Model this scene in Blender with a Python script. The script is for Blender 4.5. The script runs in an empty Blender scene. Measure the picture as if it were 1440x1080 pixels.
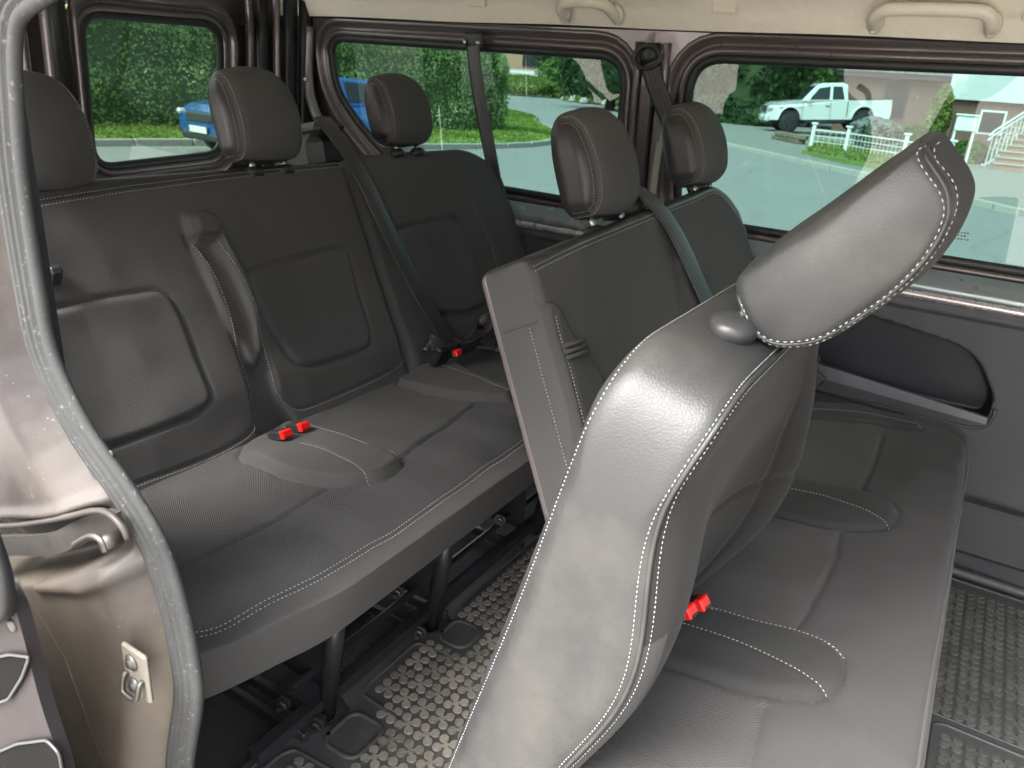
import bpy, math, random
import numpy as np
from mathutils import Matrix, Vector
rng = np.random.default_rng(7); random.seed(7)
scene = bpy.context.scene
COL = scene.collection

# ------------------------------------------------------------------ camera, sky, sun, exposure
cam_data = bpy.data.cameras.new('camera'); cam = bpy.data.objects.new('camera', cam_data); COL.objects.link(cam)
M3 = Matrix([[0.847789, -0.249603, 0.467923], [0.525811, 0.280629, -0.802976], [0.069112, 0.926793, 0.369158]])
cam.matrix_world = Matrix.Translation((0, -.33, 1.04)) @ M3.to_4x4()
cam_data.sensor_width = 36; cam_data.lens = 27.183
cam_data.clip_start = .02; cam_data.clip_end = 2000
cam_data.dof.use_dof = True; cam_data.dof.focus_distance = .95; cam_data.dof.aperture_fstop = 13.0
scene.camera = cam
SUN_EL, SUN_AZ = 52, 200          # sun direction: behind the camera, high, veiled by cloud
world = bpy.data.worlds.new("World"); scene.world = world; world.use_nodes = True
wn = world.node_tree; wn.nodes.clear()
sky = wn.nodes.new('ShaderNodeTexSky'); sky.sky_type = 'NISHITA'; sky.sun_disc = False
sky.sun_elevation = math.radians(SUN_EL); sky.sun_rotation = math.radians(SUN_AZ)
sky.air_density = 1.0; sky.dust_density = 6.0; sky.ozone_density = .6
hs = wn.nodes.new('ShaderNodeHueSaturation'); hs.inputs['Saturation'].default_value = .34
bg = wn.nodes.new('ShaderNodeBackground'); bg.inputs['Strength'].default_value = .15
wo = wn.nodes.new('ShaderNodeOutputWorld')
wn.links.new(sky.outputs[0], hs.inputs['Color']); wn.links.new(hs.outputs[0], bg.inputs[0]); wn.links.new(bg.outputs[0], wo.inputs[0])
sl = bpy.data.lights.new('sun', 'SUN'); sl.energy = .8; sl.angle = math.radians(45); sl.color = (1, .97, .93)
sun = bpy.data.objects.new('sun', sl); COL.objects.link(sun)
# Nishita: rotation measured clockwise from +Y
az = math.radians(SUN_AZ); el = math.radians(SUN_EL)
sdir = Vector((math.sin(az)*math.cos(el), math.cos(az)*math.cos(el), math.sin(el)))
sun.rotation_euler = sdir.to_track_quat('Z', 'Y').to_euler()
scene.view_settings.view_transform = 'Standard'; scene.view_settings.look = 'None'
scene.view_settings.exposure = 3.1; scene.view_settings.gamma = 1.0
scene.cycles.max_bounces = 10; scene.cycles.transparent_max_bounces = 16; scene.cycles.diffuse_bounces = 5
scene.cycles.caustics_reflective = False; scene.cycles.caustics_refractive = False
scene.cycles.use_denoising = True

# ------------------------------------------------------------------ object helpers
def thing(name, label, cat, loc=(0, 0, 0), group=None):
    o = bpy.data.objects.new(name, None); COL.objects.link(o); o.location = loc
    o.empty_display_size = .1
    o['label'] = label; o['category'] = cat
    if group: o['group'] = group
    return o
def tag(o, label=None, cat=None, group=None, kind=None):
    if label: o['label'] = label
    if cat: o['category'] = cat
    if group: o['group'] = group
    if kind: o['kind'] = kind
    return o
def mk(name, V, F, mat, parent=None, uv=None, smooth=True, normals=None, attr=None, label=None, kind=None):
    """V (n,3) world coordinates, F list/array of faces"""
    V = np.asarray(V, float)
    me = bpy.data.meshes.new(name)
    if isinstance(F, np.ndarray) and F.ndim == 2:
        n, k = F.shape
        me.vertices.add(len(V)); me.vertices.foreach_set('co', V.astype('f').ravel())
        me.loops.add(n*k); me.loops.foreach_set('vertex_index', F.astype('i').ravel())
        me.polygons.add(n); me.polygons.foreach_set('loop_start', np.arange(0, n*k, k, dtype='i'))
        me.update(calc_edges=True)
    else:
        me.from_pydata([tuple(v) for v in V], [], [tuple(int(i) for i in f) for f in F])
    me.validate()
    if uv is not None:
        lay = me.uv_layers.new(name='UVMap')
        li = np.empty(len(me.loops), 'i'); me.loops.foreach_get('vertex_index', li)
        lay.data.foreach_set('uv', np.asarray(uv, 'f')[li].ravel())
    if attr:
        for k2, a in attr.items():
            at = me.attributes.new(k2, 'FLOAT', 'POINT'); at.data.foreach_set('value', np.asarray(a, 'f'))
    me.polygons.foreach_set('use_smooth', np.full(len(me.polygons), bool(smooth)))
    if normals is not None: me.normals_split_custom_set_from_vertices([tuple(q) for q in normals])
    if mat is not None: me.materials.append(mat)
    o = bpy.data.objects.new(name, me); COL.objects.link(o)
    if parent is not None:
        o.parent = parent
        q = parent; off = Vector((0, 0, 0))
        while q is not None: off += q.location; q = q.parent
        o.location = -off
    if label: o['label'] = label
    if kind: o['kind'] = kind
    return o
def vnormals(V, F):
    a, b, c_, d = (V[F[:, i]] for i in range(4))
    fn = np.cross(c_-a, d-b)
    N = np.zeros_like(V)
    for i in range(4): np.add.at(N, F[:, i], fn)
    return N/np.maximum(np.linalg.norm(N, axis=1, keepdims=True), 1e-12)
def ss(a, b, x):
    t = np.clip((x-a)/(b-a), 0, 1); return t*t*(3-2*t)

class MB:                                     # collects simple shapes into one mesh
    def __init__(s): s.V = []; s.F = []
    def add(s, V, F):
        o = len(s.V); s.V += [tuple(v) for v in V]; s.F += [tuple(i+o for i in f) for f in F]; return s
    def box(s, c, d, M=None, bev=.0):
        c = Vector(c); hx, hy, hz = (q/2 for q in d)
        if bev <= 0:
            P = [Vector((x*hx, y*hy, z*hz)) for x in (-1, 1) for y in (-1, 1) for z in (-1, 1)]
            F = [(0, 1, 3, 2), (4, 6, 7, 5), (0, 4, 5, 1), (2, 3, 7, 6), (0, 2, 6, 4), (1, 5, 7, 3)]
        else:
            b = min(bev, hx*.9, hy*.9, hz*.9); P = []; idx = {}
            for x in (-1, 1):
                for y in (-1, 1):
                    for z in (-1, 1):
                        for k in range(3):
                            v = [x*(hx-b), y*(hy-b), z*(hz-b)]; v[k] = (x*hx, y*hy, z*hz)[k]
                            idx[(x, y, z, k)] = len(P); P.append(Vector(v))
            F = []
            for k in range(3):
                a, b2 = [(1, 2), (2, 0), (0, 1)][k]
                for sg in (-1, 1):
                    q = []
                    for (p1, p2) in ((-1, -1), (1, -1), (1, 1), (-1, 1)):
                        t = [0, 0, 0]; t[k] = sg; t[a] = p1; t[b2] = p2; q.append(idx[tuple(t)+(k,)])
                    F.append(q if sg > 0 else q[::-1])
            for k in range(3):                 # edge bevels along axis k
                a, b2 = [(1, 2), (2, 0), (0, 1)][k]
                for p1 in (-1, 1):
                    for p2 in (-1, 1):
                        def g(sk, kk):
                            t = [0, 0, 0]; t[k] = sk; t[a] = p1; t[b2] = p2; return idx[tuple(t)+(kk,)]
                        q = [g(-1, a), g(1, a), g(1, b2), g(-1, b2)]
                        F.append(q if p1*p2 > 0 else q[::-1])
            for x in (-1, 1):
                for y in (-1, 1):
                    for z in (-1, 1):
                        q = [idx[(x, y, z, 0)], idx[(x, y, z, 1)], idx[(x, y, z, 2)]]
                        F.append(q if x*y*z > 0 else q[::-1])
        if M is not None: P = [M @ p for p in P]
        return s.add([p+c for p in P], F)
    def cyl(s, a, b, r, r2=None, n=16, cap=True):
        a = Vector(a); b = Vector(b); r2 = r if r2 is None else r2
        ax = (b-a).normalized(); u = ax.orthogonal().normalized(); w = ax.cross(u)
        P = []
        for q, rr in ((a, r), (b, r2)):
            for i in range(n):
                t = 2*math.pi*i/n; P.append(q+(u*math.cos(t)+w*math.sin(t))*rr)
        F = [(i, (i+1) % n, n+(i+1) % n, n+i) for i in range(n)]
        if cap: F += [tuple(range(n))[::-1], tuple(range(n, 2*n))]
        return s.add(P, F)
    def lathe(s, base, axis, prof, n=24, ell=(1, 1), u=None):
        base = Vector(base); ax = Vector(axis).normalized()
        u = Vector(u).normalized() if u is not None else ax.orthogonal().normalized(); w = ax.cross(u)
        P = []; F = []
        for h, r in prof:
            for i in range(n):
                t = 2*math.pi*i/n; P.append(base+ax*h+(u*math.cos(t)*ell[0]+w*math.sin(t)*ell[1])*r)
        for k in range(len(prof)-1):
            for i in range(n): F.append((k*n+i, k*n+(i+1) % n, (k+1)*n+(i+1) % n, (k+1)*n+i))
        F += [tuple(range(n))[::-1], tuple(range((len(prof)-1)*n, len(prof)*n))]
        return s.add(P, F)
    def build(s, name, mat, parent=None, smooth=False, **k):
        return mk(name, s.V, s.F, mat, parent, smooth=smooth, **k)

def spline(pts, n=10, closed=False):
    P = [np.array(p, float) for p in pts]; out = []
    m = len(P); rngi = range(m if closed else m-1)
    for i in rngi:
        p1, p2 = P[i], P[(i+1) % m]
        p0 = P[i-1] if (closed or i > 0) else 2*p1-p2
        p3 = P[(i+2) % m] if (closed or i+2 < m) else 2*p2-p1
        for k in range(n):
            t = k/n
            out.append(.5*((2*p1)+(-p0+p2)*t+(2*p0-5*p1+4*p2-p3)*t*t+(-p0+3*p1-3*p2+p3)*t**3))
    if not closed: out.append(P[-1])
    return np.array(out)
def resample(P, step, closed=False):
    P = np.asarray(P, float)
    if closed: P = np.vstack([P, P[:1]])
    d = np.r_[0, np.cumsum(np.linalg.norm(np.diff(P, axis=0), axis=1))]
    n = max(2, int(round(d[-1]/step)))
    t = np.linspace(0, d[-1], n+1)
    if closed: t = t[:-1]
    return np.stack([np.interp(t, d, P[:, k]) for k in range(P.shape[1])], 1)
def sweep(path, prof, up=(0, 0, 1), closed=False, capped=True, ups=None):
    """prof: list of (a,b): a along side vector, b along up-ish vector; side = tangent x up"""
    P = np.asarray(path, float); n = len(P); m = len(prof)
    if closed: T = np.roll(P, -1, 0)-np.roll(P, 1, 0)
    else: T = np.gradient(P, axis=0)
    T /= np.linalg.norm(T, axis=1, keepdims=True)
    up = np.asarray(ups if ups is not None else np.tile(up, (n, 1)), float)
    S = np.cross(T, up); S /= np.linalg.norm(S, axis=1, keepdims=True)
    Uv = np.cross(S, T)
    V = np.concatenate([P+S*a+Uv*b for a, b in prof], 1).reshape(n, m, 3).reshape(-1, 3)
    F = []
    for i in range(n if closed else n-1):
        j = (i+1) % n
        for k in range(m):
            l = (k+1) % m; F.append((i*m+k, i*m+l, j*m+l, j*m+k))
    if not closed and capped: F += [tuple(range(m))[::-1], tuple(range((n-1)*m, n*m))]
    return V, F
def circ(r, n=10, e=1.0): return [(r*math.cos(2*math.pi*i/n), e*r*math.sin(2*math.pi*i/n)) for i in range(n)]
def tube(path, r, n=10, **k):
    P = np.asarray(path, float); T = np.abs(np.gradient(P, axis=0)); T /= np.linalg.norm(T, axis=1, keepdims=True)
    up = np.eye(3)[int(np.argmin(T.max(0)))]                  # the axis the path stays most square to
    return sweep(P, circ(r, n), up=up, **k)
def rrect(x0, x1, z0, z1, r, n=8):
    """rounded rectangle loop, counter clockwise; r single or 4 radii (bl, br, tr, tl)"""
    rr = r if isinstance(r, (tuple, list)) else (r,)*4
    out = []
    for (cx, cz, a0, q) in ((x0+rr[0], z0+rr[0], 180, rr[0]), (x1-rr[1], z0+rr[1], 270, rr[1]), (x1-rr[2], z1-rr[2], 0, rr[2]), (x0+rr[3], z1-rr[3], 90, rr[3])):
        for k in range(n+1):
            a = math.radians(a0+90*k/n); out.append((cx+q*math.cos(a), cz+q*math.sin(a)))
    return out
def round_poly(pts, rad, n=7):
    P = [Vector(p) for p in pts]; out = []; m = len(P)
    for i in range(m):
        a, b, c2 = P[i-1], P[i], P[(i+1) % m]; r = rad[i] if isinstance(rad, (list, tuple)) else rad
        d1 = (a-b); d2 = (c2-b); l1, l2 = d1.length, d2.length; d1.normalize(); d2.normalize()
        q = min(r, l1*.45, l2*.45)
        for k in range(n+1):
            t = k/n; out.append(tuple((b+d1*q)*(1-t)**2+b*2*t*(1-t)+(b+d2*q)*t*t))
    return out

# ---- signed / unsigned distances in 2-D
def seg_dist(X, Y, pts, closed=False):
    pts = list(pts); D = np.full(X.shape, 1e9)
    rg = range(len(pts) if closed else len(pts)-1)
    for i in rg:
        (ax, ay), (bx, by) = pts[i], pts[(i+1) % len(pts)]
        dx, dy = bx-ax, by-ay; L = dx*dx+dy*dy+1e-12
        t = np.clip(((X-ax)*dx+(Y-ay)*dy)/L, 0, 1)
        D = np.minimum(D, np.hypot(X-ax-t*dx, Y-ay-t*dy))
    return D
def poly_sd(X, Y, pts):                      # negative inside
    D = seg_dist(X, Y, pts, True); ins = np.zeros(X.shape, bool); n = len(pts)
    for i in range(n):
        (x1, y1), (x2, y2) = pts[i], pts[(i+1) % n]
        if y1 == y2: continue
        c1 = ((y1 > Y) != (y2 > Y)) & (X < (x2-x1)*(Y-y1)/(y2-y1)+x1)
        ins ^= c1
    return np.where(ins, -D, D)

# ------------------------------------------------------------------ materials
class NT:
    def __init__(s, name):
        s.m = bpy.data.materials.new(name); s.m.use_nodes = True; s.t = s.m.node_tree; s.t.nodes.clear()
        s.out = s.n('ShaderNodeOutputMaterial'); s.p = s.n('ShaderNodeBsdfPrincipled'); s.l(s.p.outputs[0], s.out.inputs[0])
    def n(s, t, **k):
        q = s.t.nodes.new(t)
        for a, b in k.items(): setattr(q, a, b)
        return q
    def l(s, a, b): s.t.links.new(a, b)
    def set(s, **k):
        for a, b in k.items(): s.p.inputs[a.replace('_', ' ')].default_value = b
        return s
    def coord(s, kind='Object'): 
        if not hasattr(s, '_tc'): s._tc = s.n('ShaderNodeTexCoord')
        return s._tc.outputs[kind]
    def noise(s, scale, detail=3, rough=.5, co=None, dist=0):
        q = s.n('ShaderNodeTexNoise'); q.inputs['Scale'].default_value = scale; q.inputs['Detail'].default_value = detail
        q.inputs['Roughness'].default_value = rough; q.inputs['Distortion'].default_value = dist
        s.l(co if co is not None else s.coord(), q.inputs['Vector']); return q.outputs['Fac']
    def voro(s, scale, feature='F1', co=None, out='Distance'):
        q = s.n('ShaderNodeTexVoronoi'); q.feature = feature; q.inputs['Scale'].default_value = scale
        s.l(co if co is not None else s.coord(), q.inputs['Vector']); return q.outputs[out]
    def math(s, op, a, b=None, c=None, clamp=False):
        q = s.n('ShaderNodeMath', operation=op); q.use_clamp = clamp
        for i, v in enumerate((a, b, c)):
            if v is None: continue
            if isinstance(v, (int, float)): q.inputs[i].default_value = v
            else: s.l(v, q.inputs[i])
        return q.outputs[0]
    def ramp(s, fac, stops):
        q = s.n('ShaderNodeValToRGB'); e = q.color_ramp.elements
        while len(e) < len(stops): e.new(.5)
        for i, (p, c) in enumerate(stops): e[i].position = p; e[i].color = tuple(c)+(1,) if len(c) == 3 else c
        s.l(fac, q.inputs[0]); return q.outputs[0]
    def mix(s, fac, a, b):
        q = s.n('ShaderNodeMix', data_type='RGBA')
        for i, v in ((0, fac), (6, a), (7, b)):
            if isinstance(v, (int, float)): q.inputs[i].default_value = v
            elif isinstance(v, tuple): q.inputs[i].default_value = v if len(v) == 4 else v+(1,)
            else: s.l(v, q.inputs[i])
        return q.outputs[2]
    def bump(s, h, strength, dist, prev=None):
        q = s.n('ShaderNodeBump'); q.inputs['Strength'].default_value = strength; q.inputs['Distance'].default_value = dist
        s.l(h, q.inputs['Height'])
        if prev is not None: s.l(prev, q.inputs['Normal'])
        s.l(q.outputs[0], s.p.inputs['Normal']); return q.outputs[0]
def leather(name, col, rough=.42, spec=.5, grain=520, bs=.5, dust=.0):
    t = NT(name); co = t.coord()
    v = t.voro(grain, 'DISTANCE_TO_EDGE'); nz = t.noise(grain*.7, 3)
    h = t.math('ADD', t.math('MINIMUM', v, .18), t.math('MULTIPLY', nz, .12))
    big = t.noise(6, 4, .6)
    c = t.mix(big, tuple(q*.85 for q in col), tuple(q*1.15 for q in col))
    if dust:
        dn = t.ramp(t.noise(9, 6, .65), [(.45, (0, 0, 0)), (.75, (1, 1, 1))])
        c = t.mix(t.math('MULTIPLY', dn, dust), c, (.3, .27, .22))
    t.l(c, t.p.inputs['Base Color'])
    r = t.math('MULTIPLY_ADD', t.noise(14, 4), .16, rough-.08); t.l(r, t.p.inputs['Roughness'])
    t.set(Specular_IOR_Level=spec)
    if dust:
        mp = t.n('ShaderNodeMapping'); mp.inputs['Scale'].default_value = (1, 2.2, .55); t.l(co, mp.inputs[0])
        cr = t.noise(13, 5, .6, co=mp.outputs[0], dist=1.2); nb = t.bump(cr, .10, .006); t.bump(h, bs, .0009, prev=nb)
    else: t.bump(h, bs, .0009)
    return t.m
def fabric(name, col, rib=0.0, sheen=.08, period=.0042):
    t = NT(name); uv = t.coord('UV'); sp = t.n('ShaderNodeSeparateXYZ'); t.l(uv, sp.inputs[0])
    fine = t.noise(900, 2); med = t.noise(60, 4, .6); big = t.noise(5, 4, .6)
    k = t.mix(big, tuple(q*.8 for q in col), tuple(q*1.2 for q in col))
    k = t.mix(t.math('MULTIPLY', fine, .45), k, tuple(min(1, q*1.9) for q in col))
    lint = t.math('GREATER_THAN', t.noise(260, 2, .5), .80)
    k = t.mix(t.math('MULTIPLY', lint, .25), k, (.35, .34, .32))
    h = fine
    if rib > 0:
        pp = t.math('PINGPONG', sp.outputs[0], .065)
        wob = t.math('MULTIPLY', t.noise(18, 2), .004)
        ph = t.math('ADD', t.math('ADD', sp.outputs[1], t.math('MULTIPLY', pp, 1.1)), wob)
        wv = t.math('SINE', t.math('MULTIPLY', ph, 2*math.pi/period))
        w01 = t.math('MULTIPLY_ADD', wv, .5, .5)
        k = t.mix(t.math('MULTIPLY', w01, .6*rib), k, tuple(q*.55 for q in col))
        h = t.math('ADD', t.math('MULTIPLY', fine, .35), t.math('MULTIPLY', w01, -.9*rib))
    t.l(k, t.p.inputs['Base Color']); t.set(Roughness=.9, Specular_IOR_Level=.06, Sheen_Weight=sheen*.6, Sheen_Roughness=.45)
    t.bump(h, .55, .0011); return t.m
def plain(name, col, rough=.5, metal=0., spec=.5, var=.12, nscale=20, bump=0., bscale=300, coat=0.):
    t = NT(name); n_ = t.noise(nscale, 5, .6)
    c = t.mix(n_, tuple(q*(1-var) for q in col), tuple(min(1, q*(1+var)) for q in col)); t.l(c, t.p.inputs['Base Color'])
    t.l(t.math('MULTIPLY_ADD', t.noise(nscale*2.3, 4), .14, rough-.07), t.p.inputs['Roughness'])
    t.set(Metallic=metal, Specular_IOR_Level=spec, Coat_Weight=coat)
    if bump: t.bump(t.noise(bscale, 3), bump, .001)
    return t.m
M = {}
M['leather'] = leather('grained grey leatherette', (.030, .028, .027), .38, .42, 420)
M['leather_light'] = leather('smooth grey leatherette of the front row band', (.0225, .0230, .0235), .44, .38, 330, .5, dust=.08)
M['fabric'] = fabric('dark woven seat fabric', (.066, .065, .064))
M['fabric_back_lifted'] = fabric('chevron ribbed fabric brightened for backrests', (.074, .073, .072), rib=1.0)  # same cloth as the cushions, lightened to stand in for light on the backrests
M['fabric_ins_lifted'] = fabric('fine ribbed fabric brightened for backrests', (.068, .068, .069), rib=.45, period=.0034)  # fine ribbed cloth, likewise lightened in colour for want of light on backrests
M['fabric_rib'] = fabric('chevron ribbed seat fabric', (.054, .053, .053), rib=1.0)
M['fabric_fine'] = fabric('fine ribbed seat fabric', (.041, .040, .041), rib=.35, period=.0034)
M['fabric_lower'] = fabric('smooth bolster fabric', (.050, .049, .048), rib=0, sheen=.1)
M['fabric_pad'] = fabric('charcoal pad fabric', (.027, .027, .027), rib=0, sheen=.1)
M['fabric_tip_shaded'] = fabric('seat fabric with shade of the tipped seat in its colour', (.014, .0135, .013), rib=0, sheen=.1)  # shade on the tipped seat front is put into this darker colour
M['fabric_side'] = fabric('grey carpet like side fabric', (.060, .057, .055), rib=0, sheen=.2)
M['plastic'] = plain('black moulded plastic', (.018, .018, .019), .45, bump=.25, bscale=900)
M['plastic_grey'] = plain('grey bezel plastic', (.026, .026, .027), .42, bump=.15, bscale=900)
M['trim'] = plain('anthracite wall trim plastic', (.036, .036, .040), .55, bump=.35, bscale=700)
M['trim_dark'] = plain('dark plastic and recess shade', (.009, .010, .014), .5, bump=.2, bscale=700)
M['chrome'] = plain('bright steel', (.32, .32, .32), .28, metal=1.)
M['metal_black'] = plain('black painted steel', (.026, .026, .028), .32, spec=.6, var=.4, nscale=35)
M['zinc'] = plain('zinc plated steel', (.095, .09, .085), .5, metal=.9, var=.25, nscale=60)
M['stitch'] = plain('pale grey thread', (.38, .37, .35), .8)
M['red'] = plain('red buckle button plastic', (.78, .012, .008), .35)
M['label_white'] = plain('white woven label', (.7, .7, .68), .7)
def belt_mat():
    t = NT('black seat belt webbing'); uv = t.coord('UV'); sp = t.n('ShaderNodeSeparateXYZ'); t.l(uv, sp.inputs[0])
    st = t.math('SINE', t.math('MULTIPLY', sp.outputs[0], 2*math.pi*5))
    wv = t.math('SINE', t.math('MULTIPLY', sp.outputs[1], 2*math.pi/.0022))
    c = t.mix(t.math('MULTIPLY_ADD', st, .5, .5), (.017, .015, .0145), (.040, .037, .0355)); t.l(c, t.p.inputs['Base Color'])
    t.set(Roughness=.30, Specular_IOR_Level=.6, Sheen_Weight=.05)
    t.bump(t.math('ADD', st, t.math('MULTIPLY', wv, .3)), .5, .0006); return t.m
M['belt'] = belt_mat()
def paint_mat():
    t = NT('grey brown metallic van paint'); fl = t.voro(2600, 'F1', out='Color')
    hv = t.n('ShaderNodeSeparateColor'); t.l(fl, hv.inputs[0])
    c = t.mix(t.math('MULTIPLY', hv.outputs[0], .5), (.026, .0225, .0225), (.042, .037, .0365))
    d = t.ramp(t.noise(7, 7, .7), [(.42, (0, 0, 0)), (.72, (1, 1, 1))])
    c = t.mix(t.math('MULTIPLY', d, .35), c, (.12, .103, .082))
    sz = t.n('ShaderNodeSeparateXYZ'); t.l(t.coord(), sz.inputs[0]); low = t.ramp(t.math('ADD', sz.outputs[2], t.math('MULTIPLY', t.noise(12, 4), .12)), [(.55, (1, 1, 1)), (.68, (0, 0, 0))])
    c = t.mix(t.math('MULTIPLY', low, .75), c, t.mix(t.noise(16, 6, .7), (.075, .062, .048), (.15, .125, .095)))
    sp = t.ramp(t.noise(140, 3, .6), [(.68, (0, 0, 0)), (.74, (1, 1, 1))])
    c = t.mix(t.math('MULTIPLY', sp, .5), c, (.18, .165, .14))
    t.l(c, t.p.inputs['Base Color']); t.set(Metallic=.0, Specular_IOR_Level=.22, Coat_Weight=.0)
    t.l(t.math('MULTIPLY_ADD', d, .25, .38), t.p.inputs['Roughness']); return t.m
M['paint'] = paint_mat()
M['paint_door'] = plain('dusty sliding door paint', (.020, .017, .018), .6, spec=.15, var=.25, nscale=18)
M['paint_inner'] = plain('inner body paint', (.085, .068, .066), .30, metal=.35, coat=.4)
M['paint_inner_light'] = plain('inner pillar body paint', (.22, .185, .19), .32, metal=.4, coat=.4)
M['rubber'] = plain('black window rubber', (.012, .012, .012), .5)
def seal_mat():
    t = NT('weathered grey door seal rubber'); n_ = t.noise(9, 6, .65)
    c = t.mix(n_, (.022, .023, .024), (.052, .053, .052))
    s_ = t.ramp(t.noise(170, 4, .7), [(.6, (0, 0, 0)), (.75, (1, 1, 1))]); c = t.mix(t.math('MULTIPLY', s_, .25), c, (.4, .39, .37))
    t.l(c, t.p.inputs['Base Color']); t.set(Roughness=.75, Specular_IOR_Level=.10); t.bump(t.noise(420, 4, .7), .4, .0012); return t.m
M['seal'] = seal_mat()
def headliner_mat():
    t = NT('beige felt headliner'); n_ = t.noise(45, 5, .7); f = t.noise(420, 3, .7)
    c = t.mix(n_, (.64, .60, .50), (.78, .74, .64)); c = t.mix(t.math('MULTIPLY', f, .35), c, (.52, .46, .37))
    t.l(c, t.p.inputs['Base Color']); t.set(Roughness=.95, Specular_IOR_Level=.1, Sheen_Weight=.3); t.bump(f, .5, .002); return t.m
M['headliner'] = headliner_mat()
M['beige_plastic'] = plain('beige handle plastic', (.62, .57, .47), .5)
def glass_mat(name, tint, dark=1.0):
    t = NT(name); t.t.nodes.remove(t.p)
    tr = t.n('ShaderNodeBsdfTransparent'); tr.inputs[0].default_value = tuple(q*dark for q in tint)+(1,)
    gl = t.n('ShaderNodeBsdfGlossy'); gl.inputs['Roughness'].default_value = .0; gl.inputs['Color'].default_value = (1, 1, 1, 1)
    fr = t.n('ShaderNodeFresnel'); fr.inputs['IOR'].default_value = 1.5
    k = t.math('MULTIPLY', fr.outputs[0], 1.0, clamp=True)
    dsp = t.ramp(t.noise(75, 2, .5), [(.78, (0, 0, 0)), (.8, (1, 1, 1))])
    df = t.n('ShaderNodeBsdfDiffuse'); df.inputs[0].default_value = (.6, .6, .55, 1)
    m1 = t.n('ShaderNodeMixShader'); t.l(k, m1.inputs[0]); t.l(tr.outputs[0], m1.inputs[1]); t.l(gl.outputs[0], m1.inputs[2])
    m2 = t.n('ShaderNodeMixShader'); t.l(t.math('MULTIPLY', dsp, .25), m2.inputs[0]); t.l(m1.outputs[0], m2.inputs[1]); t.l(df.outputs[0], m2.inputs[2])
    t.l(m2.outputs[0], t.out.inputs[0]); return t.m
M['glass'] = glass_mat('green tinted window glass', (.112, .190, .175))
M['glass_rear'] = glass_mat('lightly tinted rear glass', (.135, .193, .166))
def carpet():
    t = NT('black ribbed floor lining'); co = t.coord()
    w = t.n('ShaderNodeTexWave'); w.inputs['Scale'].default_value = 60; w.inputs['Distortion'].default_value = 3; w.inputs['Detail'].default_value = 1
    w.inputs['Detail Scale'].default_value = 12; t.l(co, w.inputs['Vector'])
    c = t.mix(w.outputs['Fac'], (.012, .012, .013), (.045, .043, .04)); t.l(c, t.p.inputs['Base Color']); t.set(Roughness=.7); t.bump(w.outputs['Fac'], .8, .002); return t.m
M['carpet'] = carpet()
def mat_rubber(name, dusty):
    t = NT(name); d = t.ramp(t.noise(11, 7, .68), [(.35, (0, 0, 0)), (.7, (1, 1, 1))])
    c = t.mix(t.math('MULTIPLY', d, dusty), (.042, .043, .044), (.085, .083, .079)); t.l(c, t.p.inputs['Base Color'])
    t.set(Roughness=.6, Specular_IOR_Level=.4); t.bump(t.noise(60, 5, .7), .25, .002); return t.m
M['mat_rubber'] = mat_rubber('dusty black rubber mat', .7)
M['mat_rubber_clean'] = mat_rubber('black rubber mat', .02)
def stud_mat(name, a, b):
    t = NT(name); co = t.coord(); oi = t.n('ShaderNodeObjectInfo')
    d = t.math('ADD', t.noise(150, 5, .7), t.math('MULTIPLY', oi.outputs['Random'], .35))
    c = t.ramp(d, [(.42, a), (.82, b)]); t.l(c, t.p.inputs['Base Color']); t.set(Roughness=.85, Specular_IOR_Level=.25); t.bump(t.noise(300, 4), .4, .001); return t.m
M['stud'] = stud_mat('mat stud with dried dust', (.11, .102, .088), (.22, .20, .168))
M['stud_dark'] = stud_mat('mat stud', (.045, .045, .042), (.075, .075, .069))

# ------------------------------------------------------------------ upholstered pads
def rbox(lo, hi, r, step, fine=None):
    """rounded box surface as one welded quad grid; returns P, N, F"""
    lo = np.array(lo, float); hi = np.array(hi, float); c = (lo+hi)/2; h = (hi-lo)/2
    r = min(r, *(h*.98))
    ax = []
    for k in range(3):
        L = hi[k]-lo[k]; core = L-2*r
        st = step if np.isscalar(step) else step[k]
        nc = max(2, int(round(core/st))); a = np.linspace(-h[k]+r, h[k]-r, nc+1)
        ne = 5; e = np.array([math.tan(math.radians(45*j/ne)) for j in range(1, ne+1)])*r   # even arcs
        ax.append(np.concatenate([-h[k]+r-e[::-1], a, h[k]-r+e]))
    P = []; F = []; off = 0
    for k in range(3):
        a, b = (k+1) % 3, (k+2) % 3
        A, B = np.meshgrid(ax[a], ax[b], indexing='ij'); n1, n2 = A.shape
        idx = np.arange(n1*n2).reshape(n1, n2)
        q = np.stack([idx[:-1, :-1], idx[1:, :-1], idx[1:, 1:], idx[:-1, 1:]], -1).reshape(-1, 4)
        for sg in (-1, 1):
            p = np.zeros((n1*n2, 3)); p[:, a] = A.ravel(); p[:, b] = B.ravel(); p[:, k] = sg*h[k]
            P.append(p); F.append((q if sg > 0 else q[:, ::-1])+off); off += n1*n2
    P = np.concatenate(P); F = np.concatenate(F)
    key = np.round(P*1e6).astype(np.int64)
    _, first, inv = np.unique(key, axis=0, return_index=True, return_inverse=True)
    P = P[first]; F = inv.reshape(-1)[F]
    Q = np.clip(P, -h+r, h-r); D = P-Q; ln = np.linalg.norm(D, axis=1, keepdims=True)
    N = D/np.maximum(ln, 1e-9)
    return Q+N*r+c, N, F

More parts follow.
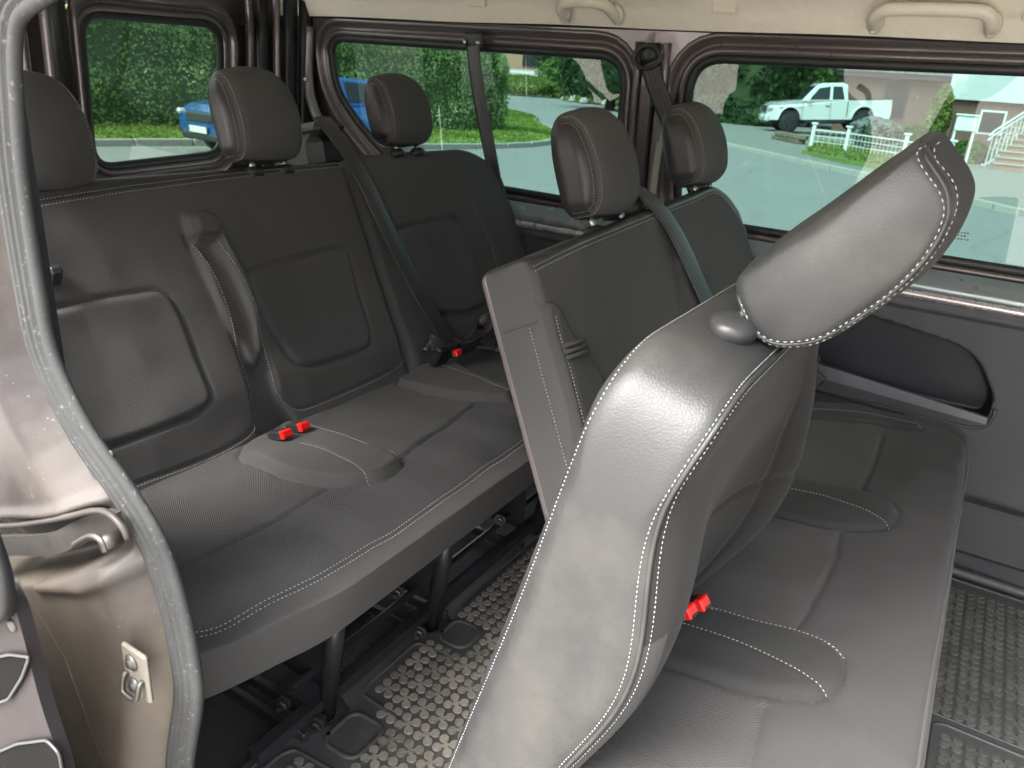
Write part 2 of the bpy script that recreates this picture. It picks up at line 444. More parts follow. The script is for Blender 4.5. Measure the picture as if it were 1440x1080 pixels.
class Pad:
    """soft block on a frame: s across the van (y), t along V, n along the face normal"""
    def __init__(s, O, V, srange, trange, thick, r, step=.005, h=None, warp=None, flip=False, snap=()):
        s.O = np.array(O, float); s.U = np.array([0, 1., 0]); s.V = np.array(V, float); s.V /= np.linalg.norm(s.V)
        s.N = np.cross(s.U, s.V)
        if flip: s.N = -s.N
        s.sr, s.tr, s.th, s.r = srange, trange, thick, r
        s.h = h or (lambda a, b: 0*a); s.warp = warp or (lambda P: P)
        P, N, F = rbox((srange[0], trange[0], -thick), (srange[1], trange[1], 0), r, step)
        fr_ = N[:, 2] > .98                                    # pull grid points onto the seam lines so panels meet cleanly
        for ln, cl in snap:
            ln = np.asarray(ln, float)
            if cl: ln = np.vstack([ln, ln[:1]])
            best = np.full(len(P), .52*step); tgt = P[:, :2].copy()
            idx = np.where(fr_ & (P[:, 0] > ln[:, 0].min()-step) & (P[:, 0] < ln[:, 0].max()+step) & (P[:, 1] > ln[:, 1].min()-step) & (P[:, 1] < ln[:, 1].max()+step))[0]
            for k in range(len(ln)-1):
                a_, b_ = ln[k], ln[k+1]; d_ = b_-a_; L2 = d_@d_+1e-12
                t_ = np.clip(((P[idx, :2]-a_)@d_)/L2, 0, 1); q_ = a_+t_[:, None]*d_; ds_ = np.linalg.norm(P[idx, :2]-q_, axis=1)
                m_ = ds_ < best[idx]; best[idx[m_]] = ds_[m_]; tgt[idx[m_]] = q_[m_]
            P[:, :2] = tgt
        w = np.clip(N[:, 2], 0, 1)
        s.L0 = P.copy(); P = P.copy(); P[:, 2] += w*s.h(P[:, 0], P[:, 1])
        s.N0 = N; P = s.warp(P)
        s.L = P; s.W = s.world(P)
        if not flip: pass
        s.F = F if np.dot(np.cross(s.U, s.V), s.N) > 0 else F[:, ::-1]
        s.NV = vnormals(s.W, s.F)
    def world(s, P): return s.O+P[:, :1]*s.U+P[:, 1:2]*s.V+P[:, 2:3]*s.N
    def front(s, pts, lift=.0015):
        q = np.array(pts, float); a, b = q[:, 0], q[:, 1]; r = s.r
        def drop(d): d = np.clip(d, 0, r); return r-np.sqrt(np.maximum(r*r-(r-d)**2, 0))
        n = -np.minimum(drop(np.minimum(a-s.sr[0], s.sr[1]-a))+drop(np.minimum(b-s.tr[0], s.tr[1]-b)), r)+s.h(a, b)+lift
        return s.world(s.warp(np.stack([a, b, n], 1)))
    def split(s, zones, parent, attr=None):
        """zones: list of (name, mask over face centres in unwarped local coords, material, kw); the first that claims a face gets it"""
        C = s.L0[s.F].mean(1); NF = s.N0[s.F].mean(1); left = np.ones(len(s.F), bool); out = []
        for name, fn, mat, kw in zones:
            m = left if fn is None else (left & fn(C[:, 0], C[:, 1], C[:, 2], NF))
            left = left & ~m
            if not m.any(): out.append(None); continue
            F = s.F[m]; u, inv = np.unique(F, return_inverse=True)
            uvs = s.L0[u][:, :2].copy()
            side = np.abs(s.N0[u][:, 2]) < .5
            uvs[side] += s.L0[u][side][:, 2:3]
            par = kw.get('parent', parent)
            if isinstance(par, int): par = out[par]
            out.append(mk(name, s.W[u], inv.reshape(F.shape), mat, par, uv=uvs, normals=s.NV[u], label=kw.get('label')))
        return out
def inpoly(pts, front=True):
    return lambda a, b, n, NF: (poly_sd(a, b, pts) < 0) & ((NF[:, 2] > .3) if front else True)

def groove(a, b, pts, w=.004, d=.004, closed=False): return -d*np.exp(-(seg_dist(a, b, pts, closed)/w)**2)
def raised(a, b, pts, hgt, edge): return hgt*(1-ss(-edge, edge*.2, poly_sd(a, b, pts)))

class Stitcher:
    def __init__(s): s.V = []; s.F = []
    def line(s, P, step=.0056, length=.0042, r=.00085):
        P = np.asarray(P, float); d = np.r_[0, np.cumsum(np.linalg.norm(np.diff(P, axis=0), axis=1))]
        n = int(d[-1]/step)
        for i in range(n):
            t0 = i*step+rng.uniform(-.0004, .0004); t1 = t0+length
            a = np.array([np.interp(t0, d, P[:, k]) for k in range(3)]); b = np.array([np.interp(t1, d, P[:, k]) for k in range(3)])
            if np.linalg.norm(b-a) < 1e-5: continue
            ax = (b-a)/np.linalg.norm(b-a); u = np.cross(ax, (.3, .5, .8)); u /= np.linalg.norm(u); w = np.cross(ax, u)
            o = len(s.V); m = (a+b)/2
            s.V.append(a)
            for k in range(4):
                an = math.pi/2*k; s.V.append(m+(u*math.cos(an)+w*math.sin(an))*r)
            s.V.append(b)
            for k in range(4): s.F += [(o, o+1+(k+1) % 4, o+1+k), (o+5, o+1+k, o+1+(k+1) % 4)]
        return s
    def build(s, parent, name='stitching'):
        if s.V: return mk(name, s.V, s.F, M['stitch'], parent, kind='stuff')
def pl(pts, n=8): return spline([tuple(p) for p in pts], n)
def offset2(P, d):
    P = np.asarray(P, float); T = np.gradient(P, axis=0); T /= np.linalg.norm(T, axis=1, keepdims=True)
    return P+np.stack([-T[:, 1], T[:, 0]], 1)*d

# ------------------------------------------------------------------ head restraint
def headrest(parent, c, A, w=.19, hgt=.205, dep=.085, posts=.055, near=False, label=None, post_len=.055, lm=None, top_back=0, seam_r=.0007, bez=None, big_bez=False):
    """c = bottom centre (world), A = up axis in the x-z plane; front = towards +x"""
    c = np.array(c, float); A = np.array(A, float); A /= np.linalg.norm(A); Uy = np.array([0, 1., 0]); B = np.cross(Uy, A)
    r = .034
    P, N, F = rbox((-w/2, 0, -dep/2), (w/2, hgt, dep/2), r, .003 if near else .006)
    def shape(P):
        a, t, n = P[:, 0].copy(), P[:, 1].copy(), P[:, 2].copy(); u = t/hgt; sx = a/(w/2)
        t = t-(.010*sx**2+.010*sx**4)*ss(.35, 1.0, u)-.010*sx**2*0
        t = t+(.010*sx**2)*(1-ss(0, .4, u))
        a2 = a*(1-.02*(1-ss(0, .6, u)))*(1-.07*ss(.6, 1., u))
        prof = .84+.28*np.sin(np.pi*np.clip(u*.9+.10, 0, 1))-.05*ss(.6, 1., u)
        n2 = n*prof
        n2 = n2-.018*sx**2*ss(-.2, 1, n/(dep/2))                  # crowned front
        n2 = n2+.010*sx**2*(1-ss(-1, .2, n/(dep/2)))
        n2 = n2-.020*(u-.35)**2*1.5+top_back*u*u                     # gentle backward bow
        edge = np.exp(-((np.abs(a)-(w/2-.012))/.0035)**2)*ss(.1, .6, n/(dep/2)+.5*ss(.7, 1, u)); n2 = n2-.0022*edge
        return np.stack([a2, t, n2], 1)
    L = shape(P)
    W = c+L[:, :1]*Uy+L[:, 1:2]*A+L[:, 2:3]*B
    if np.dot(np.cross(Uy, A), B) < 0: F = F[:, ::-1]
    NV = vnormals(W, F)
    Cc = P[F].mean(1); NF = N[F].mean(1)
    fab = (np.abs(Cc[:, 0]) < w/2-.013) & (Cc[:, 2] > -.008) & (Cc[:, 1] > .004)
    hr = None; root = None
    for nm, m, mat in (('headrest', ~fab, lm or M['leather']), ('fabric_panel', fab, M['fabric'])):
        FF = F[m]; u, inv = np.unique(FF, return_inverse=True)
        o = mk(nm, W[u], inv.reshape(FF.shape), mat, parent if root is None else root, uv=P[u][:, :2], normals=NV[u], label=label if root is None else None)
        if root is None: root = o
    st = Stitcher()
    for sx in (-1, 1):                                           # double seam that runs round front, top and bottom
        for off in (.009, .0185):
            aa = sx*(w/2-off); tt = []
            hh, dd, rr = hgt, dep/2, r
            for k in range(0, 9): a_ = math.radians(90*k/8); tt.append((rr-rr*math.cos(a_*1)*0-rr*math.sin(math.pi/2-a_)*1+0, 0))
            pts = []
            z0, z1 = -dd, dd
            for k in range(5): pts.append((.0, -dd*.6+(dd*.6+dd-rr)*k/5, 'b'))
            for k in range(9): a_ = math.radians(90*k/8); pts.append((rr-rr*math.cos(a_), dd-rr+rr*math.sin(a_), 'c'))
            for k in range(1, 20): pts.append((rr+(hh-2*rr)*k/20, dd, 'f'))
            for k in range(9): a_ = math.radians(90*k/8); pts.append((hh-rr+rr*math.sin(a_), dd-rr+rr*math.cos(a_), 'c'))
            for k in range(1, 6): pts.append((hh, (dd-rr)-(dd-rr+dd*.5)*k/6, 't'))
            q = np.array([(aa, p[0], p[1]) for p in pts])
            # pull in by the box rounding at this distance from the side
            dr = r-math.sqrt(max(r*r-(r-off)**2, 0))
            cen = np.array([aa, hh/2, 0]); core = np.stack([q[:, 0], np.clip(q[:, 1], rr, hh-rr), np.clip(q[:, 2], -dd+rr, dd-rr)], 1)
            dv = q-core; ln = np.linalg.norm(dv[:, 1:], axis=1); rad = math.sqrt(max(r*r-(r-off)**2, 0))
            q = core+dv/np.maximum(ln[:, None], 1e-9)*(rad+.0006)
            Lq = shape(q); Wq = c+Lq[:, :1]*Uy+Lq[:, 1:2]*A+Lq[:, 2:3]*B
            st.line(resample(spline(Wq, 3), .001), r=seam_r, step=.0052)
    st.build(root)
    for sy in (-1, 1):
        b = c+Uy*sy*posts
        if big_bez: A_s = A; A = np.array([.12, 0, .993])
        p = MB(); p.cyl(b-A*post_len, b+A*.012, .0065, n=14); p.build('post', M['chrome'], root, smooth=True)
        q = MB(); q.lathe(b-A*post_len, A, [(-.006, .020), (.004, .021), (.010, .018), (.014, .011)] if not big_bez else [(-.02, .022), (-.004, .024), (.001, .0235), (.0045, .020), (.0065, .013), (.0070, .004)], n=28, ell=(1.15, .8) if not big_bez else (1.05, .8), u=Uy)
        q.build('post_sleeve', bez or M['plastic'], root, smooth=True)
        if big_bez: A = A_s
    return root

# ------------------------------------------------------------------ seat belts
def belt(P, width_dir, w=.046, th=.0016, name='webbing', parent=None, mat=None, **k):
    """P path, width_dir per path point (or single)"""
    P = np.asarray(P, float); n = len(P); D = np.asarray(width_dir, float)
    if D.ndim == 1: D = np.tile(D, (n, 1))
    T = np.gradient(P, axis=0); T /= np.linalg.norm(T, axis=1, keepdims=True)
    D = D-(D*T).sum(1, keepdims=True)*T; D /= np.linalg.norm(D, axis=1, keepdims=True); Nn = np.cross(T, D)
    a = np.linspace(-.5, .5, 9); V = []; uv = []
    L = np.r_[0, np.cumsum(np.linalg.norm(np.diff(P, axis=0), axis=1))]
    ring = [(q, 1) for q in a]+[(q, -1) for q in a[::-1]]
    for i in range(n):
        for q, sg in ring:
            V.append(P[i]+D[i]*q*w+Nn[i]*sg*th/2*(1-.6*(abs(q) > .45))+Nn[i]*.0008*math.cos(q*6)); uv.append((q+.5, L[i]))
    m = len(ring); F = [(i*m+k2, i*m+(k2+1) % m, (i+1)*m+(k2+1) % m, (i+1)*m+k2) for i in range(n-1) for k2 in range(m)]
    F += [tuple(range(m)), tuple(range((n-1)*m, n*m))]
    return mk(name, V, F, mat or M['belt'], parent, uv=uv, **k)

# ------------------------------------------------------------------ REAR BENCH
_wr = [(rng.normal(0, 1, 2), rng.uniform(0, 6.28), rng.uniform(18, 95)) for _ in range(22)]
def wrinkle(a, b, amp=.0012):
    out = 0*a
    for d, ph, q in _wr: d = d/np.hypot(*d); out = out+np.sin((a*d[0]+b*d[1])*q+ph+2*np.sin(a*9+b*7+ph))*(30/(q+20))
    return out*amp*.35

rear = thing('rear_bench', 'rear three seat bench in dark ribbed fabric, far end of the van, with three headrests', 'bench seat', (-.85, .85, 0), None)
RBO, RBV = (-1.04, 0, .385), (-.419, 0, .908)
A_ins1 = round_poly([(0.263,0.308),(0.366,0.311),(0.473,0.305),(0.487,0.243),(0.485,0.096),(0.439,0.080),(0.294,0.080),(0.182,0.089)], [.01, .01, .03, .05, .06, .04, .01, .01])
A_ins2 = round_poly([(0.637,0.304),(0.928,0.319),(0.915,0.085),(0.683,0.095),(0.651,0.221)], [.03, .02, .05, .05, .05])
A_pad1 = pl([(0.542,0.379),(0.561,0.287),(0.565,0.201),(0.563,0.109),(0.561,0.050),(0.548,0.023),(0.508,0.010),(0.430,0.005),(0.310,0.010),(0.216,0.011)])
A_pad2 = pl([(0.596,0.371),(0.613,0.298),(0.627,0.212),(0.627,0.124),(0.626,0.069),(0.647,0.033),(0.688,0.020),(0.812,0.019),(0.930,0.024),(0.988,0.040),(1.017,0.073),(1.036,0.138),(1.037,0.258),(1.022,0.369),(0.997,0.477)])
A_slot = round_poly([(0.545,0.430),(0.616,0.420),(0.620,0.368),(0.639,0.273),(0.621,0.142),(0.600,0.117),(0.573,0.133),(0.555,0.255),(0.543,0.360)], .02)
A_strap = round_poly([(0.552,0.427),(0.603,0.419),(0.598,0.375),(0.551,0.380)], .006)
A_top1 = pl([(0.307,0.467),(0.417,0.475),(0.551,0.481),(0.745,0.488),(0.991,0.492)])
A_left = pl([(0.307,0.467),(0.299,0.404),(0.293,0.343),(0.266,0.225)])
def hA(a, b):
    h = raised(a, b, A_ins1, .005, .014)+raised(a, b, A_ins2, .005, .014)
    h = h+groove(a, b, A_ins1, .0035, .0055, True)+groove(a, b, A_ins2, .0035, .0055, True)
    # stitched pad edges stand proud of the channel between the seats
    h = h+groove(a, b, A_pad1, .003, .0035)+groove(a, b, A_pad2, .003, .0035)
    ch = list(map(tuple, A_pad1[::4]))+list(map(tuple, A_pad2[:40:4][::-1]))
    chan = poly_sd(a, b, [(0.536,0.390),(0.555,0.328),(0.564,0.212),(0.564,0.095),(0.552,0.022),(0.555,-0.035),(0.665,-0.032),(0.623,0.062),(0.624,0.125),(0.621,0.213),(0.607,0.302),(0.598,0.375)])
    h = h-.026*(1-ss(-.018, .003, chan))
    h = h+raised(a, b, A_slot, .026, .016)+raised(a, b, A_strap, .004, .003)
    low = ss(.10, .0, b); h = h-.012*low
    h = h-.018*np.exp(-((a-.34)/.13)**2)*np.exp(-((b-.22)/.14)**2)-.018*np.exp(-((a-.80)/.13)**2)*np.exp(-((b-.22)/.14)**2)
    h = h+groove(a, b, A_top1, .0035, .003)
    h = h+wrinkle(a, b, .0018)
    return h
def wA(P):
    P = P.copy(); return P
pa = Pad(RBO, RBV, (.235, .995), (-.06, .502), .115, .016, .0042, hA, wA, snap=((A_ins1, 1), (A_ins2, 1), (A_slot, 1), (A_strap, 1), (A_top1, 0)))
topA = np.array(A_top1)
ttop = float(np.mean(np.array(A_top1)[:, 1]))
zt = lambda a: np.interp(a, topA[:, 0], topA[:, 1])
out = pa.split([
    ('top_trim', lambda a, b, n, NF: (b > zt(a)-.000) & (NF[:, 2] > -.5), M['leather'], {}),
    ('backrest', lambda a, b, n, NF: ~((NF[:, 2] > .3) & ((poly_sd(a, b, A_ins1) < 0) | (poly_sd(a, b, A_ins2) < 0) | ((b > .245) & (b < zt(a)) & (poly_sd(a, b, A_slot) > 0)) | (poly_sd(a, b, A_strap) < 0))), M['fabric'], {'label': 'wide two seat backrest with stitched pads'}),
    ('insert_panel', inpoly(A_ins1), M['fabric_back_lifted'], {'parent': 1}),
    ('insert_panel', inpoly(A_ins2), M['fabric_ins_lifted'], {'parent': 1}),
    ('carry_strap', inpoly(A_strap), M['fabric_lower'], {'parent': 1}),
    ('shoulder_panel', None, M['fabric_back_lifted'], {'parent': 1}),
], rear)
out[0].parent = out[1]; out[0].location = (0, 0, 0)
st = Stitcher()
st.line(pa.front(resample(offset2(A_top1, -.0045), .002))).line(pa.front(resample(offset2(A_top1, .0045), .002)))
st.line(pa.front(resample(A_left, .002))).line(pa.front(resample(offset2(A_pad1, .004), .002))).line(pa.front(resample(offset2(A_pad2, -.004), .002)))
st.build(out[1])

q_ = pa.front([(0.296,0.356)])[0]
g = MB(); g.box(q_+np.array([.006, 0, .003]), (.020, .024, .034), Matrix.Rotation(.4, 3, 'Y'), .006); g.build('release_lever', M['plastic'], out[1])
# single outboard backrest at the far side
B_ins = round_poly([(1.094,0.332),(1.355,0.340),(1.413,0.097),(1.271,0.087),(1.139,0.114)], [.02, .02, .04, .04, .03])
B_seam = pl([(1.412,0.398),(1.441,0.333),(1.460,0.251),(1.461,0.159)])
B_x = pl([(0.966,0.326),(1.107,0.337),(1.371,0.340)])
def hB(a, b):
    h = raised(a, b, B_ins, .008, .012)+groove(a, b, B_ins, .004, .008, True)+groove(a, b, B_seam, .004, .005)
    h = h-.016*np.exp(-((a-1.27)/.13)**2)*np.exp(-((b-.22)/.14)**2)
    h = h+.012*ss(1.50, 1.58, a)*ss(.5, .1, b)
    return h+wrinkle(a, b, .0018)
def wB(P):
    P = P.copy(); a, b = P[:, 0], P[:, 1]; d = np.clip(a-1.44, 0, .20); R_ = .20
    dr = R_-np.sqrt(np.maximum(R_*R_-d*d, 0)); d2 = np.clip(1.05-a, 0, .03)
    P[:, 1] = b*(1-.82*(dr+d2*.3)/.5*ss(.0, .2, b)); return P
pb = Pad(RBO, RBV, (1.005, 1.625), (-.06, .515), .115, .022, .005, hB, wB, snap=((B_ins, 1),))
out = pb.split([
    ('backrest', lambda a, b, n, NF: ~((NF[:, 2] > .3) & (poly_sd(a, b, B_ins) < 0)), M['fabric'], {'label': 'single outboard backrest with rounded top corner'}),
    ('insert_panel', None, M['fabric_ins_lifted'], {'parent': 0})], rear)
st = Stitcher(); st.line(pb.front(resample(B_seam, .002))); st.build(out[0])

# cushion ----------------------------------------------------------
RCO, RCV = (-1.04, 0, .385), (.988, 0, .150)
C_edge = pl([(0.053,0.383),(0.101,0.419),(0.140,0.440),(0.209,0.434),(0.307,0.434),(0.418,0.438),(0.558,0.437),(0.786,0.434),(1.103,0.437)])
C_cross = pl([(0.148,0.284),(0.177,0.283),(0.288,0.276),(0.443,0.273),(0.546,0.270),(0.594,0.303),(0.739,0.274),(0.886,0.250)])
C_ca = pl([(0.148,0.284),(0.177,0.283),(0.288,0.276),(0.446,0.273)]); C_cb = pl([(0.579,0.307),(0.739,0.274),(0.886,0.250)])
C_b1 = round_poly([(0.467,0.022),(0.621,-0.008),(0.635,0.046),(0.606,0.182),(0.579,0.307),(0.558,0.333),(0.498,0.342),(0.453,0.294),(0.446,0.174)], .03)
C_b2 = round_poly([(0.908,0.013),(1.045,-0.002),(1.081,0.059),(0.998,0.233),(0.962,0.306),(0.902,0.329),(0.897,0.192)], .03)
C_b1s = pl([(0.537,0.117),(0.532,0.177),(0.512,0.253),(0.477,0.334)]); C_b1s2 = pl([(0.611,0.067),(0.595,0.158),(0.585,0.251),(0.565,0.321)])
C_b2s = pl([(1.012,-0.025),(1.029,0.056),(1.000,0.166),(0.931,0.304)])
def hC(a, b):
    h = groove(a, b, C_ca, .005, .0075)+groove(a, b, C_cb, .005, .0075)
    h = h+raised(a, b, C_b1, .015, .013)+raised(a, b, C_b2, .015, .013)+groove(a, b, C_b1, .0035, .006, True)+groove(a, b, C_b2, .0035, .006, True)
    h = h+groove(a, b, C_b1s, .003, .0025)+groove(a, b, C_b2s, .003, .0025)
    h = h+groove(a, b, C_edge, .004, .003)
    for cx in (.33, .80, 1.27): h = h-.012*np.exp(-((a-cx)/.12)**2)*np.exp(-((b-.16)/.13)**2)
    h = h-.030*ss(.345, .455, b)**2
    return h+wrinkle(a, b, .0022)
def wC(P):
    P = P.copy(); a, b, n = P[:, 0], P[:, 1].copy(), P[:, 2]
    q = np.clip(-n/.15, 0, 1); P[:, 1] = b-.055*q**1.5*ss(.2, .46, b)
    d = np.clip(.30-a, 0, .25); P[:, 1] -= .55*d*d/.25*ss(.2, .45, b)
    P[:, 2] = n+.018*np.sin(np.clip((a-.1)/.48, 0, 3)*math.pi)**2*0-.02*ss(.22, .08, a)*ss(.3, .45, b)
    return P
pc = Pad(RCO, RCV, (.085, 1.60), (-.03, .475), .128, .034, .0042, hC, wC, flip=True, snap=((C_cross, 0), (C_edge, 0), (C_b1, 1), (C_b2, 1)))
ce = np.array(C_edge); ze = lambda a: np.interp(a, ce[:, 0], ce[:, 1])
cc = np.array(C_cross); zc = lambda a: np.interp(a, cc[:, 0], cc[:, 1])
out = pc.split([
    ('cushion', lambda a, b, n, NF: (n < -.010) | (b > ze(a)), M['fabric_lower'], {'label': 'long seat cushion with double stitched front edge'}),
    ('buckle_panel', inpoly(C_b1), M['fabric_lower'], {'parent': 0}),
    ('buckle_panel', inpoly(C_b2), M['fabric_lower'], {'parent': 0}),
    ('seat_insert', lambda a, b, n, NF: (b < zc(a)), M['fabric_rib'], {'parent': 0}),
    ('front_panel', None, M['fabric_rib'], {'parent': 0})], rear)
st = Stitcher()
for o_ in (-.004, .004): st.line(pc.front(resample(offset2(C_edge, o_), .002)))
for q in (C_b1s, C_b1s2, C_b2s): st.line(pc.front(resample(q, .002)))
st.build(out[0])
cushion_rear = out[0]
def buckle(c, ax, up, parent, w=.024, l=.040, d=.018):
    ax = Vector(ax).normalized(); up = Vector(up); up = (up-up.dot(ax)*ax).normalized(); sd = ax.cross(up)
    R_ = Matrix((sd, ax, up)).transposed()
    b = MB(); b.box(c, (w, l, d), R_, .003); o = b.build('buckle', M['plastic'], parent)
    r_ = MB(); r_.box(Vector(c)+ax*(l/2+.001)+up*.001, (w*.86, .012, d*.92), R_, .002); r_.build('release_button', M['red'], o)
    s_ = MB(); s_.box(Vector(c)+ax*(l/2+.0065)+up*(-d*.24), (w*.6, .003, .0028), R_, .0); s_.build('latch_slot', M['plastic'], o)
def pf(p, q): return Vector(p.front([q])[0])
for px in ([(0.538,0.076)], [(0.582,0.074)]):
    c_ = pf(pc, px[0])
    buckle(c_+Vector((-.012, 0, .004)), (.94, -.12, .34), (0, 0, 1), rear)
c_ = pf(pc, [(1.054,0.056)][0]); buckle(c_+Vector((.012, 0, .022)), (.94, -.12, .34), (0, 0, 1), rear)

# headrests
for (cy, cx, cz, lab) in ((.343, -1.262, .818, 'near headrest of the rear bench'), (.792, -1.262, .842, 'middle headrest of the rear bench'), (1.232, -1.262, .860, 'far headrest of the rear bench')):
    headrest(rear, (cx, cy, cz), (-.25, 0, .968), w=.185, hgt=.185 if cy < 1.1 else .172, dep=.095, posts=.040, post_len=.018)

# frame and legs
fr = MB()
for y in (.40, .70, 1.05, 1.4): fr.box((-.82, y+.03, .20), (.12, .006, .34), None, .002)
fr.box((-.755, .86, .035), (.022, 1.2, .022)); fr.box((-.98, .86, .03), (.03, 1.25, .02)); fr.box((-.88, .86, .315), (.3, 1.2, .02))
fr.cyl((-.86, .40, .10), (-.86, 1.5, .10), .009)
fr.cyl((-.80, .38, .055), (-.80, 1.5, .055), .007)
fr.build('seat_frame', M['metal_black'], rear, smooth=False)
for (p0, p1) in (((-.712, .41, .30), (-.752, .412, .0)), ((-.705, .70, .30), (-.748, .702, .0)), ((-.705, 1.12, .30), (-.748, 1.122, .0))):
    l_ = MB(); l_.cyl(p1, p0, .0155, n=20); l_.build('leg', M['metal_black'], rear, smooth=True)
for y in (.345, .385, .66, .73, 1.03):
    r_ = MB(); r_.box((-.86, y, .014), (.26, .012, .022), None, .002); r_.build('floor_rail', M['metal_black'], rear)
for (x, y, z) in ((-.79, .355, .05), (-.735, .375, .02), (-.80, .66, .085), (-.74, .655, .02), (-.82, .70, .16), (-.78, 1.0, .09), (-.80, 1.08, .15)):
    b_ = MB(); b_.lathe((x, y, z), (0.4, -1, .1), [(0, .014), (.004, .014), (.004, .009), (.012, .009), (.013, .005), (.022, .005)], n=6); b_.build('bolt', M['zinc'], rear)
for y in (.46, .56):
    b_ = MB(); b_.box((-.90, y+.03, .02), (.012, .16, .006), None, .001); b_.build('slide_bar', M['zinc'], rear)

# ------------------------------------------------------------------ MIDDLE BENCH
mid = thing('middle_bench', 'second row bench, its near backrest tipped forward with a wide grey leather edge', 'bench seat', (-.15, .85, 0))
MCO, MCV = (-.352, 0, .400), (.9935, 0, .1135)
D_edge = pl([(0.263,0.429),(0.370,0.430),(0.523,0.430),(0.825,0.433),(1.026,0.435),(1.223,0.434),(1.285,0.420),(1.334,0.402),(1.385,0.347),(1.406,0.278),(1.384,0.137),(1.339,0.072)])
D_c1 = pl([(0.228,0.299),(0.290,0.292),(0.340,0.285),(0.385,0.281)])
D_c2 = pl([(0.535,0.281),(0.632,0.286),(0.737,0.289),(0.820,0.282)])
D_c3 = pl([(0.969,0.287),(1.127,0.288),(1.254,0.284)])
D_b1 = round_poly([(0.398,0.095),(0.494,0.101),(0.521,0.135),(0.527,0.176),(0.531,0.282),(0.523,0.334),(0.484,0.350),(0.444,0.347),(0.417,0.329),(0.398,0.281),(0.395,0.202),(0.395,0.136)], .03)
D_b2 = round_poly([(0.903,0.066),(0.959,0.088),(0.956,0.132),(0.970,0.219),(0.967,0.310),(0.944,0.347),(0.894,0.356),(0.852,0.344),(0.824,0.280),(0.824,0.150),(0.842,0.098)], .025)
D_b3 = round_poly([(1.351,0.053),(1.405,0.178),(1.406,0.278),(1.360,0.352),(1.314,0.349),(1.313,0.263),(1.294,0.155),(1.274,0.080)], .02)
D_s1 = pl([(0.468,0.141),(0.471,0.194),(0.465,0.248),(0.449,0.300),(0.429,0.340)]); D_s2 = pl([(0.513,0.150),(0.524,0.195),(0.530,0.239),(0.529,0.290),(0.509,0.343)])
D_s3 = pl([(0.916,0.125),(0.919,0.184),(0.915,0.242),(0.893,0.305),(0.861,0.347)]); D_s4 = pl([(1.292,0.077),(1.329,0.148),(1.349,0.216),(1.352,0.284),(1.330,0.355)])
def hD(a, b):
    h = raised(a, b, D_b1, .009, .016)+raised(a, b, D_b2, .008, .014)+raised(a, b, D_b3, .008, .012)
    for q in (D_b1, D_b2, D_b3): h = h+groove(a, b, q, .003, .0035, True)
    for q in (D_c1, D_c2, D_c3): h = h+groove(a, b, q, .004, .0045)
    for q in (D_s1, D_s2, D_s3, D_s4): h = h+groove(a, b, q, .0025, .002)
    h = h+groove(a, b, D_edge, .003, .003)
    for cx in (.30, .72, 1.14): h = h-.010*np.exp(-((a-cx)/.11)**2)*np.exp(-((b-.20)/.12)**2)+.006*np.exp(-((a-cx)/.15)**2)*ss(.30, .38, b)
    return h+wrinkle(a, b, .0020)
def wD(P):
    P = P.copy(); a, b, n = P[:, 0].copy(), P[:, 1].copy(), P[:, 2]; R_ = .10
    d = np.clip(a-(1.415-R_), 0, R_); dr = R_-np.sqrt(np.maximum(R_*R_-d*d, 0)); P[:, 1] = b-dr*ss(0., .3, b)
    q = np.clip(-n/.15, 0, 1); P[:, 1] -= .05*q**1.4*ss(.2, .45, b); P[:, 1] += .06*q*ss(.2, 0, b)
    return P
pm = Pad(MCO, MCV, (.178, 1.415), (.035, .438), .15, .020, .0040, hD, wD, flip=True, snap=((D_c1, 0), (D_c2, 0), (D_c3, 0), (D_b1, 1), (D_b2, 1), (D_b3, 1)))
c1 = np.concatenate([np.array(D_c1), np.array(D_c2), np.array(D_c3)]); c1 = c1[np.argsort(c1[:, 0])]
zd = lambda a: np.interp(a, c1[:, 0], c1[:, 1])
out = pm.split([
    ('cushion', lambda a, b, n, NF: (n < -.012), M['fabric_lower'], {'label': 'second row cushion with piped front edge'}),
    ('buckle_panel', inpoly(D_b1), M['fabric_pad'], {'parent': 0}),
    ('buckle_panel', inpoly(D_b2), M['fabric_pad'], {'parent': 0}),
    ('side_panel', inpoly(D_b3), M['fabric_pad'], {'parent': 0}),
    ('seat_insert', lambda a, b, n, NF: (b < zd(a)) & (b > -.01), M['fabric_rib'], {'parent': 0}),
    ('front_panel', None, M['fabric_fine'], {'parent': 0})], mid)
mcush = out[0]
st = Stitcher()
for q in (D_s1, D_s2, offset2(D_s2, .004), D_s3, D_s4): st.line(pm.front(resample(q, .002)), r=.0006)
st.build(mcush)
e_ = pm.front(resample(D_edge, .006), lift=-.0005)
V, F = tube(e_, .0024, 8); mk('piping', V, F, M['fabric_lower'], mcush)
for px in ([(0.472,0.137)], [(0.497,0.145)]):
    buckle(pf(pm, px[0])+Vector((.014, -.004, .012)), (.80, -.18, .55), (-.4, 0, .9), mid, w=.022, l=.034)
